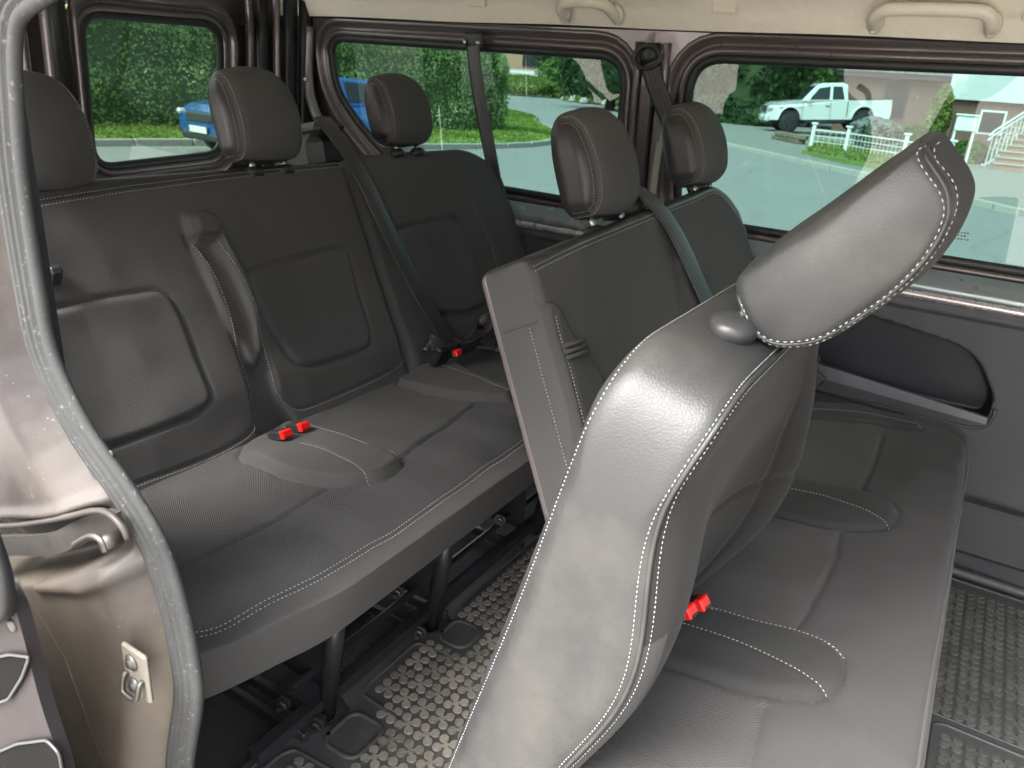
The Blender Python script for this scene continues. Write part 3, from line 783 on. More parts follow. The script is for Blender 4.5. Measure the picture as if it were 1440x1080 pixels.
# far / centre backrest, upright
MBO, MBV = (-.352, 0, .385), (-.468, 0, .884)
def eun(L): return [(a+.062*(1-b/.44)*float(ss(1.1, .66, a)), b) for a, b in L]   # undo the slant of the near side
E_top = pl([(.668, .440), (.80, .445), (1.0, .446), (1.3, .446), (1.45, .444), (1.555, .40)])
E_slot = round_poly(eun([(0.652,0.387),(0.684,0.383),(0.701,0.322),(0.740,0.258),(0.732,0.163),(0.703,0.125),(0.625,0.155),(0.625,0.268)]), .012)
E_str = round_poly(eun([(0.659,0.320),(0.706,0.315),(0.710,0.300),(0.661,0.304)]), .004)
E_slot2 = round_poly([(1.13, .36), (1.17, .36), (1.175, .27), (1.22, .15), (1.16, .14), (1.13, .26)], .012)
E_v = pl([(1.097,0.277),(1.141,0.327),(1.206,0.393)])
E_sd = pl([(.676, .0), (.676, .2), (.674, .37)])
def hE(a, b):
    h = groove(a, b, E_top, .003, .003)+raised(a, b, E_slot, .012, .006)+raised(a, b, E_slot2, .012, .006)+groove(a, b, E_v, .003, .003)
    h = h+groove(a, b, E_sd, .003, .003)+raised(a, b, E_str, .003, .002)
    return h+wrinkle(a, b, .0016)-.010*np.exp(-((a-.9)/.13)**2)*np.exp(-((b-.2)/.14)**2)
def wE(P):
    P = P.copy(); a, b = P[:, 0], P[:, 1].copy(); R_ = .13
    d = np.clip(a-(1.56-R_), 0, R_); dr = R_-np.sqrt(np.maximum(R_*R_-d*d, 0))
    P[:, 1] = b*(1+.10*(a-.66))*(1-dr/.5*ss(0, .3, b)); P[:, 2] += .055*(a-.66)
    P[:, 0] = a-.062*(1-b/.44)*ss(1.1, .66, a)
    return P
pe = Pad(MBO, MBV, (.660, 1.56), (-.05, .462), .105, .018, .0045, hE, wE, snap=((E_top, 0), (E_slot, 1), (E_slot2, 1)))
te = np.array(E_top); zte = lambda a: np.interp(a, te[:, 0], te[:, 1])
out = pe.split([
    ('top_trim', lambda a, b, n, NF: ((b > zte(a)) & (NF[:, 2] > .2) | ((NF[:, 1] > .6))) & (NF[:, 0] > -.75), M['leather'], {}),
    ('backrest', lambda a, b, n, NF: (NF[:, 2] > .5) & (poly_sd(a, b, E_slot) > 0) & (poly_sd(a, b, E_slot2) > 0), M['fabric_back_lifted'], {'label': 'upright backrest of the centre and far seat'}),
    ('carry_strap', lambda a, b, n, NF: (NF[:, 2] > .5) & (poly_sd(a, b, E_str) < 0), M['fabric_lower'], {'parent': 1}),
    ('belt_slot_cover', lambda a, b, n, NF: (NF[:, 2] > .5) & (a < .95), M['fabric_lower'], {'parent': 1}),
    ('belt_slot_cover', lambda a, b, n, NF: (NF[:, 2] > .5), M['fabric_lower'], {'parent': 1}),
    ('rear_shell', lambda a, b, n, NF: n < -.085, M['paint_inner_light'], {'parent': 1}),
    ('side_panel', None, M['fabric_side'], {'parent': 1})], mid)
out[0].parent = out[1]; out[0].location = (0, 0, 0); mback = out[1]
st = Stitcher()
for o_ in (-.0035, .0035): st.line(pe.front(resample(offset2(E_top, o_), .002)))
st.line(pe.front(resample(E_sd, .002)))
def side_pt(t, n): return pe.world(pe.warp(np.array([[.6592, t, n]])))[0]
st.line(resample(np.array([side_pt(t, -.030) for t in np.linspace(.36, .0, 12)]), .002), r=.0009)
st.build(mback)
g = MB()
V, F = tube(np.array([side_pt(.365+.0*k, -.012-.07*k/6) for k in range(7)]), .0016, 6); g.add(V, F)
g.build('side_seam', M['fabric'], mback)
# loop strips of the little carry strap
g = MB()
for k in range(3):
    q = pe.front([[(0.666,0.317)][0], [(0.718,0.311)][0]]); a_, b_ = q[0], q[1]; dz = np.array([.004, 0, -.008])*k+np.array([.006, 0, .003])
    V, F = tube(np.array([a_+dz, (a_+b_)/2+dz+(.002, 0, .001), b_+dz]), .0032, 6); g.add(V, F)
g.build('strap_loop', M['fabric_lower'], mback, smooth=True)

# near backrest, tipped forward ----------------------------------
NBO, NBV = (-.38, 0, .22), (.252, 0, .968)
TT = ([.0, .14, .248, .375, .45, .525, .593, .63, .665], [.104, .110, .119, .140, .139, .118, .102, .100, .104])
TTf = np.poly1d(np.polyfit(TT[0], TT[1], 5))
def hN(a, b):
    f = .003*np.exp(-((a-.205)/.040)**2)*ss(.62, .50, b)*ss(.05, .35, b)+.025*np.exp(-((a-.585)/.055)**2)*ss(.66, .50, b)*ss(.05, .38, b)
    rec = -.026*np.exp(-((a-.40)/.12)**2)*ss(.60, .42, b)-.010*ss(.215, .26, a)*ss(.58, .50, b)
    h = f+rec
    h = h-.004*np.exp(-((a-(.252))/.004)**2)*ss(.60, .5, b)-.004*np.exp(-((a-(.53))/.004)**2)*ss(.60, .5, b)
    h = h-.003*np.exp(-((b-.43-.1*(a-.4))/.004)**2)*ss(.24, .27, a)
    return h
NBTH = .125
def wN(P):
    P = P.copy(); a, b, n = P[:, 0].copy(), P[:, 1].copy(), P[:, 2].copy()
    P[:, 2] = (n+NBTH)*TTf(np.clip(b, 0, .665))/NBTH
    for lo, hi, R_ in ((.165, .0, .085), (.0, .645, .10)):
        d = np.clip((lo+R_-a) if lo else (a-(hi-R_)), 0, R_); dr = R_-np.sqrt(np.maximum(R_*R_-d*d, 0))
        b = b-dr*ss(.25, .6, P[:, 1])
    P[:, 1] = b
    return P
pn = Pad(NBO, NBV, (.165, .645), (-.04, .665), NBTH, .030, .0045, hN, wN)
seam_n = -.012
lz = lambda a, b, n, NF: ((np.abs(NF[:, 0]) > .35) | (NF[:, 1] > .35) | (NF[:, 2] < -.3)) & (n < seam_n) & (NF[:, 0] < .8)
out = pn.split([
    ('backrest', lambda a, b, n, NF: ((n < seam_n)), M['leather_light'], {'label': 'near backrest tipped forward, smooth light grey leather band'}),
    ('side_tab', lambda a, b, n, NF: (b < .475) & (a < .186), M['fabric_pad'], {'parent': 0}),
    ('bolster', lambda a, b, n, NF: (a < .252) | (a > .53) | (b > .62), M['fabric_tip_shaded'], {'parent': 0}),
    ('insert_panel', None, M['fabric_tip_shaded'], {'parent': 0})], mid)
nback = out[0]
st = Stitcher()
def band_path(n_, k0=0, lift=.0008):
    """runs up the near side, over the shoulder and along the top, at unwarped depth n_"""
    r_ = .030; dn = min(n_+NBTH, -n_); ins = r_-math.sqrt(max(r_*r_-(max(r_-dn, 0))**2, 0)); q = []
    lo, hi, tp = .165+ins, .645-ins, .665-ins
    for t in np.linspace(.0, .665-.030, 60): q.append((lo-lift, t, n_))
    for k in range(1, 9): an = math.radians(90*k/8); rr_ = .030-ins+lift; q.append((.195-rr_*math.cos(an), .635+rr_*math.sin(an), n_))
    for s_ in np.linspace(.200, .60, 50): q.append((s_, tp+lift, n_))
    q = np.array(q); nz = max(0, 1-(-n_)/r_); q[:, 2] += nz*hN(q[:, 0], q[:, 1])*(-n_ < r_)
    return pn.world(pn.warp(q))
for n_ in (-.0165, -.0075): st.line(resample(band_path(n_), .001), step=.0046, length=.0036, r=.00042)
st.line(resample(band_path(-.116), .001), step=.0044, length=.003, r=.0005)
st.build(nback)
# piped ridge between the two rows of stitches
V, F = tube(band_path(-.0120, lift=.0002), .0022, 8); mk('piping', V, F, M['leather_light'], nback)
# headrests of the row
hz = .836
# headrest of the tipped backrest: a slab with crisp stitched leather cheeks and a fabric face
NH_Y0, NH_Y1 = .312, .512
nh_out = spline([(-0.167,0.895),(-0.166,0.882),(-0.158,0.869),(-0.145,0.853),(-0.131,0.844),(-0.116,0.844),(-0.100,0.849),(-0.086,0.858),(-0.070,0.875),(-0.051,0.897),(-0.035,0.920),(-0.025,0.944),(-0.021,0.964),(-0.021,0.978),(-0.025,0.987),(-0.033,0.997),(-0.041,1.005),(-0.048,1.012),(-0.054,1.015),(-0.067,1.002),(-0.082,0.987),(-0.097,0.971),(-0.116,0.951),(-0.138,0.929),(-0.157,0.907)], 5, closed=True)
nh_in = spline([(-0.050,1.014),(-0.054,1.012),(-0.054,1.008),(-0.049,1.001),(-0.041,0.993),(-0.034,0.986),(-0.028,0.975),(-0.027,0.965),(-0.029,0.950),(-0.037,0.928),(-0.052,0.903),(-0.071,0.881),(-0.088,0.864),(-0.107,0.855),(-0.124,0.852),(-0.138,0.856),(-0.150,0.867),(-0.161,0.881)], 6)
nh_o2 = spline([(-0.042,1.018),(-0.045,1.014),(-0.042,1.006),(-0.033,0.998),(-0.025,0.989),(-0.021,0.978),(-0.021,0.965),(-0.025,0.945),(-0.035,0.922),(-0.051,0.898),(-0.070,0.876),(-0.086,0.860),(-0.101,0.851),(-0.116,0.847),(-0.130,0.847),(-0.144,0.855),(-0.156,0.871),(-0.163,0.883)], 6)
def near_headrest():
    O2 = np.array(nh_out); n = len(O2); ctr = O2.mean(0); Rr = .013; wd = NH_Y1-NH_Y0
    def ringpts(rho, y): q = ctr+(O2-ctr)*rho; return np.stack([q[:, 0], np.full(n, y), q[:, 1]], 1)
    rad = np.linalg.norm(O2-ctr, axis=1)
    rows = []; kinds = []
    ex = np.array([.64, .77]); ez = np.array([.77, -.64])
    def dome(p): q = p-ctr; return .015*np.clip(1-(q@ex/.118)**2-(q@ez/.046)**2, 0, 1)
    def prof_y(d, p):                                              # rounded edge plus a soft dome
        return Rr-np.sqrt(np.maximum(Rr*Rr-(Rr-np.minimum(d, Rr))**2, 0))-dome(p)
    def cap(y0, sg):
        out = []
        for d, f_ in [(None, f) for f in np.linspace(0.02, .97, 16)]+[(d, None) for d in (.014, .011, .0085, .0062, .0042, .0025, .0011, 0)]:
            r0 = 1-.016/rad; rho = f_*r0 if d is None else 1-d/rad; q = ctr+(O2-ctr)*rho[:, None]; dd_ = (1-rho)*rad
            out.append(np.stack([q[:, 0], y0+sg*prof_y(dd_, q), q[:, 1]], 1))
        return out
    c1_ = [np.tile([[ctr[0], NH_Y0-.015, ctr[1]]], (n, 1))]+cap(NH_Y0, 1)
    c2_ = cap(NH_Y1, -1)[::-1]+[np.tile([[ctr[0], NH_Y1+.015, ctr[1]]], (n, 1))]
    T = np.roll(O2, -1, 0)-np.roll(O2, 1, 0); T /= np.linalg.norm(T, axis=1, keepdims=True); N2 = np.stack([T[:, 1], -T[:, 0]], 1)
    if ((O2-ctr)*N2).sum() < 0: N2 = -N2
    mid_ = []
    for k in range(1, 16):
        u = k/16; y = NH_Y0+Rr+(wd-2*Rr)*u; cr = .007*math.sin(math.pi*u); q = O2+N2*cr; mid_.append(np.stack([q[:, 0], np.full(n, y), q[:, 1]], 1))
    allr = c1_+mid_+c2_; V = np.concatenate(allr); m = len(allr)
    i_ = np.arange(m*n).reshape(m, n); j_ = np.roll(i_, -1, 1); F = np.stack([i_[:-1], j_[:-1], j_[1:], i_[1:]], -1).reshape(-1, 4)
    NV = vnormals(V, F)
    if ((V-V.mean(0))*NV).sum() < 0: F = F[:, ::-1]; NV = -NV
    rowid = np.repeat(np.arange(m-1), n); colid = np.tile(np.arange(n), m-1); nn = N2[colid]
    fab = (rowid >= len(c1_)-1) & (rowid < len(c1_)+len(mid_)) & ((nn[:, 0] > -.25) | (nn[:, 1] > .80))
    root = None
    for nm, msk, mat in (('headrest', ~fab, M['leather_light']), ('fabric_panel', fab, M['fabric_tip_shaded'])):
        FF = F[msk]; u, inv = np.unique(FF, return_inverse=True)
        o = mk(nm, V[u], inv.reshape(FF.shape), mat, mid if root is None else root, uv=V[u][:, :2], normals=NV[u], label='tilted near headrest, broad grey leather cheek with curved double stitching' if root is None else None)
        if root is None: root = o
    st = Stitcher()
    def ysurf(p):                                                    # cheek surface at (x, z)
        a = np.arctan2(p[1]-ctr[1], p[0]-ctr[0]); aa = np.arctan2(O2[:, 1]-ctr[1], O2[:, 0]-ctr[0]); k = int(np.argmin(np.abs(np.angle(np.exp(1j*(aa-a)))))); r_ = min(1.0, np.hypot(*(p-ctr))/rad[k]); return NH_Y0+float(prof_y((1-r_)*rad[k], np.array(p)))-.0004
    for L_ in (nh_in, nh_o2):
        q = [(p[0], ysurf(np.array(p)), p[1]) for p in L_]; st.line(resample(np.array(q), .001), step=.0056, length=.0042, r=.0005)
    st.build(root)
    q = [(p[0], ysurf(np.array(p))+.0006, p[1]) for p in (nh_in+nh_o2[:len(nh_in)])/2]
    V, F = tube(resample(np.array(q), .004), .0016, 8); mk('piping', V, F, M['leather_light'], root, smooth=True)
    for y in (.318, .500):
        g = MB(); g.cyl((-.166, y+.004, .85), (-.140, y+.01, .89), .006, n=14); g.build('post', M['chrome'], root, smooth=True)
        g = MB(); g.lathe((-.160, y-.006, .8560), (.10, -.12, .99), [(-.012, .025), (-.002, .0275), (.003, .027), (.007, .0235), (.0092, .017), (.0100, .010), (.0100, .002)], n=32, ell=(1.05, .78), u=(0, 1, 0)); g.build('post_sleeve', M['plastic_grey'], root, smooth=True)
near_headrest()
headrest(mid, (-.592, .985, .812), (-.30, 0, .954), w=.200, hgt=.195, dep=.100, posts=.062, post_len=.022, label='headrest of the centre seat, brown grey leather sides')
headrest(mid, (-.570, 1.44, .838), (-.30, 0, .954), w=.200, hgt=.185, dep=.100, posts=.05, post_len=.022, label='headrest of the far seat')
g = MB(); g.lathe((-.62, 1.135, .79), (-.2, 0, 1), [(0, .055), (.03, .052), (.045, .04), (.05, .02)], n=20, ell=(.8, 1)); g.build('belt_housing', M['plastic'], mid, smooth=True)
for y in (.75, 1.25):
    g = MB(); g.box((-.14, y, .17), (.30, .03, .3), None, .004); g.build('leg', M['metal_black'], mid)
g = MB(); g.box((-.14, .8, .30), (.34, 1.2, .03), None, .004); g.build('seat_frame', M['metal_black'], mid)

# ------------------------------------------------------------------ VAN BODY
van = thing('van', 'dark grey brown passenger van seen through its open side door, with beige headliner', 'van', (0, 1.66, 0))
def ring(loop, outer, yfun, name, mat, parent, inward=None):
    """panel between an inner loop and an outer loop of the same length"""
    n = len(loop); V = [yfun(*p) for p in loop]+[yfun(*p) for p in outer]
    F = [(i, (i+1) % n, n+(i+1) % n, n+i) for i in range(n)]
    return mk(name, V, F, mat, parent, smooth=False)
def rect_match(loop, x0, x1, z0, z1):
    cx = sum(p[0] for p in loop)/len(loop); cz = sum(p[1] for p in loop)/len(loop); out = []
    for p in loop:
        dx, dz = p[0]-cx, p[1]-cz; k = min((x1-cx)/dx if dx > 1e-6 else ((x0-cx)/dx if dx < -1e-6 else 1e9), (z1-cz)/dz if dz > 1e-6 else ((z0-cz)/dz if dz < -1e-6 else 1e9))
        out.append((cx+dx*k, cz+dz*k))
    for corner in ((x0, z0), (x1, z0), (x1, z1), (x0, z1)):      # snap the nearest point to each corner
        i = min(range(len(out)), key=lambda j: (out[j][0]-corner[0])**2+(out[j][1]-corner[1])**2); out[i] = corner
    return out
def lean(z): return 1.675-.10*np.clip(z-.70, 0, 1)              # tumblehome of the side wall
def ly(x, z, d=0): return (x, float(lean(z))+d, z)
def window(loop, parent, name, glassmat, plane, lab, frame_prof_w=.055, rim=True):
    """plane(x,z,d) -> 3-D point, d = depth to the outside"""
    L = np.array(loop); n = len(L)
    g = mk(name, [plane(*p, .006) for p in loop], [tuple(range(n))], M['rubber'], parent, smooth=False, label=lab) if False else None
    T = np.roll(L, -1, 0)-np.roll(L, 1, 0); T /= np.linalg.norm(T, axis=1, keepdims=True); N2 = np.stack([T[:, 1], -T[:, 0]], 1)
    ctr = L.mean(0)
    if ((L-ctr)*N2).sum() < 0: N2 = -N2
    def band(prof, nm, mat, par, lb=None):
        m = len(prof); V = []
        for i in range(n):
            for o_, d in prof: p = L[i]+N2[i]*o_; V.append(plane(p[0], p[1], d))
        F = [(i*m+k, i*m+k+1, ((i+1) % n)*m+k+1, ((i+1) % n)*m+k) for i in range(n) for k in range(m-1)]
        return mk(nm, V, F, mat, par, label=lb)
    fmat = plain('window surround paint', (.11, .092, .090), .30, metal=.35, coat=.4) if 'window surround paint' not in bpy.data.materials else bpy.data.materials['window surround paint']
    root = band([(-.004, .004), (-.003, -.004), (.004, -.008), (.014, -.008), (.017, -.003)], name, M['rubber'], parent, lab)
    band([(.015, .0), (.017, -.010), (.024, -.013), (.030, -.010), (.034, -.002), (.040, .000), (.046, -.012), (.052, -.020), (.060, -.022), (.066, -.016)], 'window_frame', fmat, root)
    V = [plane(p[0]+q[0]*.004, p[1]+q[1]*.004, .005) for p, q in zip(L, N2)]
    mk('pane', V, [tuple(range(n))], glassmat, root, smooth=False)
    return root, N2
# far side windows
W2 = round_poly([(-1.88, .74), (-1.88, 1.09), (-.888, 1.09), (-.888, .728)][::-1], .07)
W2 = round_poly([(-1.62, .735), (-.888, .728), (-.888, 1.098), (-1.895, 1.105), (-1.885, .96), (-1.77, .84)], [.05, .07, .07, .05, .12, .10])
W3 = round_poly([(-.700, .728), (.62, .728), (.62, 1.122), (-.700, 1.105)], .075)
r2, n2 = window(W2, van, 'window', M['glass'], lambda x, z, d: ly(x, z, d), 'rear side window with slanted rear edge')
r3, n3 = window(W3, van, 'window', M['glass'], lambda x, z, d: ly(x, z, d), 'long side window beside the second row')
g = MB()
for r_, n_ in enumerate((9, 8, 9)):
    for k in range(n_): g.box((-.018-.060+.0062*k+.0015*r_, float(lean(.775))-.001, .787-.007*r_), (.0042 if (k*7+r_) % 3 else .0025, .0008, .0034))
g.build('etched_mark', plain('grey etched glass mark', (.10, .10, .10), .7), r3, kind='stuff')
# outer body skin beyond the windows and pillars between them
for (loop, x0, x1, nm) in ((W2, -2.12, -.80, 'side_panel'), (W3, -.80, .90, 'side_panel')):
    L = np.array(loop); nn = n2 if loop is W2 else n3; lp = [tuple(p+q*.062) for p, q in zip(L, nn)]
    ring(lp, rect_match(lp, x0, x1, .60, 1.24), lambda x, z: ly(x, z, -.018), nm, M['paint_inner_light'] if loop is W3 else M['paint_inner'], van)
# vertical mouldings on the pillar between the two side windows
for (x0, x1, w_, mt) in ((-.838, -.800, .012, 'paint_inner'), (-.765, -.752, .010, 'paint_inner_light'), (-.790, -.782, .006, 'trim_dark')):
    V, F = sweep([(x0, float(lean(z))-.024, z) for z in np.linspace(.64, 1.14, 8)], [(-w_, -.004), (w_, -.004), (w_*.6, .008), (-w_*.6, .008)], up=(0, -1, 0)); mk('pillar_moulding', V, F, M[mt], van)
g = MB(); g.box((-.757, 1.625, .93), (.018, .006, .30), None, .002); g.build('pillar_strip', plain('pale grey adhesive strip', (.32, .31, .26), .6), van)
# upper black strip under the headliner
V, F = sweep([(x, 1.618, 1.182) for x in np.linspace(-2.1, .9, 12)], [(-.012, -.012), (.012, -.016), (.012, .02), (-.012, .02)], up=(0, 0, 1)); mk('roof_rail', V, F, M['rubber'], van)
# belt line: metal shelf painted with the window's teal reflection, then plastic wall trim
prof = [(1.652, .700), (1.640, .690), (1.618, .672), (1.612, .660), (1.620, .650), (1.632, .644), (1.628, .634)]
for (x0, x1) in ((-2.10, .95),):
    xs = np.linspace(x0, x1, 30); V = [(x, y, z) for x in xs for (y, z) in prof]; m = len(prof)
    mk('window_sill', V, [(i*m+k, i*m+k+1, (i+1)*m+k+1, (i+1)*m+k) for i in range(len(xs)-1) for k in range(m-1)], plain('sill paint with teal reflection', (.20, .23, .24), .28, metal=.5, coat=.6, var=.06, nscale=4), van)
V, F = tube([(x, 1.612, .645) for x in np.linspace(-2.1, .95, 20)], .010, 10); mk('sill_moulding', V, F, plain('satin sill moulding', (.45, .40, .40), .28, metal=.6, coat=.5), van, smooth=True)
# trim wall with the moulded storage pocket: height field over x-z
def wall_trim():
    x = np.arange(-1.20, .96, .0045); z = np.arange(-.02, .645, .0045); X, Z = np.meshgrid(x, z, indexing='ij')
    pk = round_poly([(-.62, .44), (-.62, .585), (-.22, .585), (.05, .545), (.118, .44), (.11, .372), (-.10, .372), (-.62, .385)], [.03, .04, .15, .09, .06, .04, .05, .03])
    sd = poly_sd(X, Z, pk); Y = 1.612+.008*np.sin(Z*5)
    Y = Y+.085*(1-ss(-.010, .0, sd))
    Y = Y+.012*(1-ss(-.004, .0, seg_dist(X, Z, pk, True)-.003))*0
    Y = Y-.030*ss(.30, .05, Z)*ss(.12, .35, X)                          # wheel arch / step bulge to the front
    Y = Y-.004*(np.abs(Z-.62) < .006)
    V = np.stack([X, Y, Z], -1).reshape(-1, 3); nx, nz = X.shape; i = np.arange(nx*nz).reshape(nx, nz)
    F = np.stack([i[:-1, :-1], i[1:, :-1], i[1:, 1:], i[:-1, 1:]], -1).reshape(-1, 4)
    Cm = V[F].mean(1); ins = poly_sd(Cm[:, 0], Cm[:, 2], pk) < -.002
    Fi = F[ins]; F = F[~ins]; u2, i2 = np.unique(Fi, return_inverse=True)
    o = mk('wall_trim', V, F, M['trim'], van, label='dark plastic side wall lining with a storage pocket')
    mk('pocket_recess', V[u2], i2.reshape(Fi.shape), M['trim_dark'], o)  # pocket shade put into the colour, darker than the lining around it
    # pocket front lip
    xs = np.linspace(-.60, .113, 24); V = []; 
    for k, q in enumerate(xs):
        top = .468-.066*(q+.60)/.713; bot = .372+.0*q
        for (yy, zz) in ((1.606, bot-.004), (1.600, (bot+top)/2), (1.604, top), (1.612, top+.001), (1.614, bot)): V.append((q, yy, zz))
    m = 5; F = [(a*m+k, a*m+(k+1) % m, (a+1)*m+(k+1) % m, (a+1)*m+k) for a in range(len(xs)-1) for k in range(m)]+[tuple(range(m)), tuple(range((len(xs)-1)*m, len(xs)*m))]
    mk('pocket_lip', V, F, plain('pocket lip plastic', (.060, .060, .068), .5, bump=.2, bscale=700), o, smooth=False)
    V, F = tube([(.121, 1.606, .425), (.122, 1.604, .41), (.116, 1.603, .383), (.09, 1.603, .371), (.0, 1.603, .368), (-.3, 1.603, .368)], .004, 8); mk('pocket_bead', V, F, M['trim'], o)
    return o
wt = wall_trim()
g = MB(); g.box((.26, 1.585, .14), (.35, .05, .13), None, .012); g.build('step_moulding', M['trim'], van, smooth=False)
V, F = tube([(x, 1.583, .018) for x in np.linspace(-.6, .9, 12)], .013, 8); mk('floor_edge', V, F, M['trim'], van, smooth=True)

# headliner, curving from the far wall to the roof and on to the near side
def headliner():
    prof = spline([(1.598, 1.170), (1.590, 1.185), (1.568, 1.222), (1.52, 1.258), (1.42, 1.290), (1.20, 1.318), (.8, 1.33), (.4, 1.315), (.15, 1.27), (.05, 1.20), (.03, 1.17)], 8)
    xs = np.linspace(-2.12, 2.3, 80); V = []
    for x in xs:
        for y, z in prof: V.append((x, y, z+.0015*math.sin(x*9+y*7)))
    m = len(prof); F = np.array([(i*m+k, (i+1)*m+k, (i+1)*m+k+1, i*m+k+1) for i in range(len(xs)-1) for k in range(m-1)])
    return mk('headliner', V, F, M['headliner'], van)
hl = headliner()
def grab_handle(x0, x1, nm='grab_handle'):
    y0, z0 = 1.572, 1.200; up = np.array([0, -.34, .94]); out_ = np.array([0, -.94, -.34])
    def P(x, a, b): return np.array([x, y0, z0])+up*a+out_*b
    pth = spline([P(x0, -.012, .004), P(x0+.002, .006, .022), P(x0+.012, .024, .034), P(x0+.034, .031, .038), P((x0+x1)/2, .033, .039), P(x1-.034, .031, .038), P(x1-.012, .024, .034), P(x1-.002, .006, .022), P(x1, -.012, .004)], 8)
    o = None
    V, F = sweep(pth, [(-.012, -.006), (-.006, -.010), (.006, -.010), (.012, -.006), (.012, .005), (.005, .009), (-.005, .009), (-.012, .005)], up=tuple(out_)); o = mk(nm, V, F, M['beige_plastic'], van)
    for x in (x0, x1):
        g = MB(); g.lathe(P(x, -.004, -.002), tuple(out_), [(0, .018), (.008, .017), (.012, .012)], n=16, ell=(.9, 1.4), u=(1, 0, 0)); g.build('handle_foot', M['beige_plastic'], o, smooth=True)
grab_handle(-1.035, -.890); grab_handle(-.300, -.085)
for x in (-.625, -.012, -1.30):
    g = MB(); g.box((x, 1.565, 1.222), (.055, .006, .034), Matrix.Rotation(math.radians(20), 3, 'X'), .002); g.build('hook_cover', M['beige_plastic'], van)

# rear doors
def rear_plane(y, z, d): return (-2.10-d+.05*max(0, z-.75), y, z)
RW = round_poly([(.935, .735), (1.345, .755), (1.352, 1.115), (.937, 1.105)], .055)
window(RW, van, 'window', M['glass_rear'], rear_plane, 'rear door window with the hedge behind it')
RW2 = round_poly([(.28, .735), (.72, .735), (.72, 1.105), (.28, 1.105)], .055)
window(RW2, van, 'window', M['glass_rear'], rear_plane, 'near rear door window, mostly hidden')
for (loop, y0, y1, nm) in ((RW, .845, 1.45, 'rear_door'), (RW2, .12, .835, 'rear_door')):
    L = np.array(loop); T = np.roll(L, -1, 0)-np.roll(L, 1, 0); T /= np.linalg.norm(T, axis=1, keepdims=True); N2 = np.stack([T[:, 1], -T[:, 0]], 1)
    if ((L-L.mean(0))*N2).sum() < 0: N2 = -N2
    lp = [tuple(p+q*.060) for p, q in zip(L, N2)]
    ring(lp, rect_match(lp, y0, y1, .0, 1.22), lambda y, z: rear_plane(y, z, .012), nm, M['paint_inner'], van)
for (y, w_, x_, mt) in ((.842, .03, -2.055, 'metal_black'), (.80, .008, -2.03, 'paint_inner_light'), (.872, .006, -2.03, 'paint_inner'), (1.43, .012, -2.05, 'paint_inner'), (1.47, .018, -2.04, 'rubber'), (1.505, .008, -2.02, 'paint_inner_light'), (1.545, .025, -2.00, 'trim_dark'), (1.60, .03, -1.985, 'rubber'), (1.648, .012, -1.975, 'paint_inner')):
    V, F = sweep([(x_+.05*max(0, z-.75), y, z) for z in np.linspace(.3, 1.22, 8)], [(-w_, -.006), (-w_*.7, .012), (w_*.7, .012), (w_, -.006)], up=(1, 0, 0)); mk('door_pillar', V, F, M[mt], van)
g = MB()
for k in range(5): g.box((-2.012, 1.506, 1.03-.022*k), (.004, .013, .012), None, .001)
g.build('latch_plate', M['zinc'], van)
for k in range(3):
    g = MB(); g.cyl((-2.00, .83+.018*k, 1.165-.004*k), (-2.03, .83+.018*k, 1.165), .005, n=12); g.build('screw', M['rubber'], van)
g = MB(); g.box((-2.11, .83, 1.19), (.05, 1.7, .12), None, .01); g.build('rear_header', M['paint_inner'], van)
# slanted inner frame moulding beside the rear side window, catches light
pt = spline([(-1.955, 1.600, 1.14), (-1.962, 1.596, 1.0), (-1.935, 1.59, .90), (-1.85, 1.58, .79), (-1.78, 1.575, .74)], 8)
V, F = sweep(pt, circ(.016, 10), up=(0, -1, 0)); mk('pillar_moulding', V, F, M['paint_inner_light'], van)
g = MB(); g.lathe((-1.952, 1.575, .985), (.2, -1, .1), [(0, .007), (.004, .006)], n=12); g.build('lamp_reflector', M['chrome'], van)
# parcel/belt housing of the rear row
g = MB(); g.box((-1.36, 1.03, .84), (.12, .135, .10), Matrix.Rotation(math.radians(-12), 3, 'Y'), .028); g.box((-1.355, 1.03, .895), (.085, .10, .03), Matrix.Rotation(math.radians(-12), 3, 'Y'), .012)
g.build('belt_retractor_cover', M['plastic'], van, smooth=False)

# floor, sills, roof and the rest of the shell
g = MB(); g.box((.1, .83, -.012), (4.5, 1.66, .02)); fl = g.build('van_floor', M['carpet'], van)
g = MB(); g.box((.1, .83, 1.375), (4.5, 1.72, .03)); g.build('roof', M['paint'], van)
g = MB(); g.box((1.56, 1.66, .34), (1.22, .05, .72)); g.box((.98, 1.66, .92), (.10, .05, .55)); g.box((2.2, 1.66, .92), (.10, .05, .55)); g.build('front_side_panel', M['trim'], van)
g = MB(); g.box((1.60, .0, .33), (1.30, .05, .70)); g.box((1.02, .0, .65), (.10, .06, 1.3)); g.build('near_front_panel', M['paint'], van)
g = MB(); g.box((2.25, .83, .30), (.05, 1.66, .62)); g.build('bulkhead', M['trim'], van)
g = MB(); g.box((2.28, .83, .98), (.006, 1.60, .74)); g.build('windscreen', glass_mat('clear windscreen glass', (.82, .88, .85)), van)
g = MB(); g.box((-2.13, 1.58, .6), (.02, .30, 1.3)); g.build('rear_corner', M['paint_inner'], van)
# near quarter behind the door opening (inner skin), hidden by the seal from here
g = MB(); g.box((-1.45, .075, .30), (1.40, .03, .66)); g.box((-1.45, .075, 1.16), (1.40, .03, .12)); g.box((-.90, .075, .8), (.20, .03, .9)); g.box((-2.05, .075, .8), (.15, .03, .9)); g.build('quarter_lining', M['trim_dark'], van)
g = MB(); g.box((.2, -.015, -.06), (1.8, .12, .10), None, .02); g.build('door_sill', M['trim'], van)

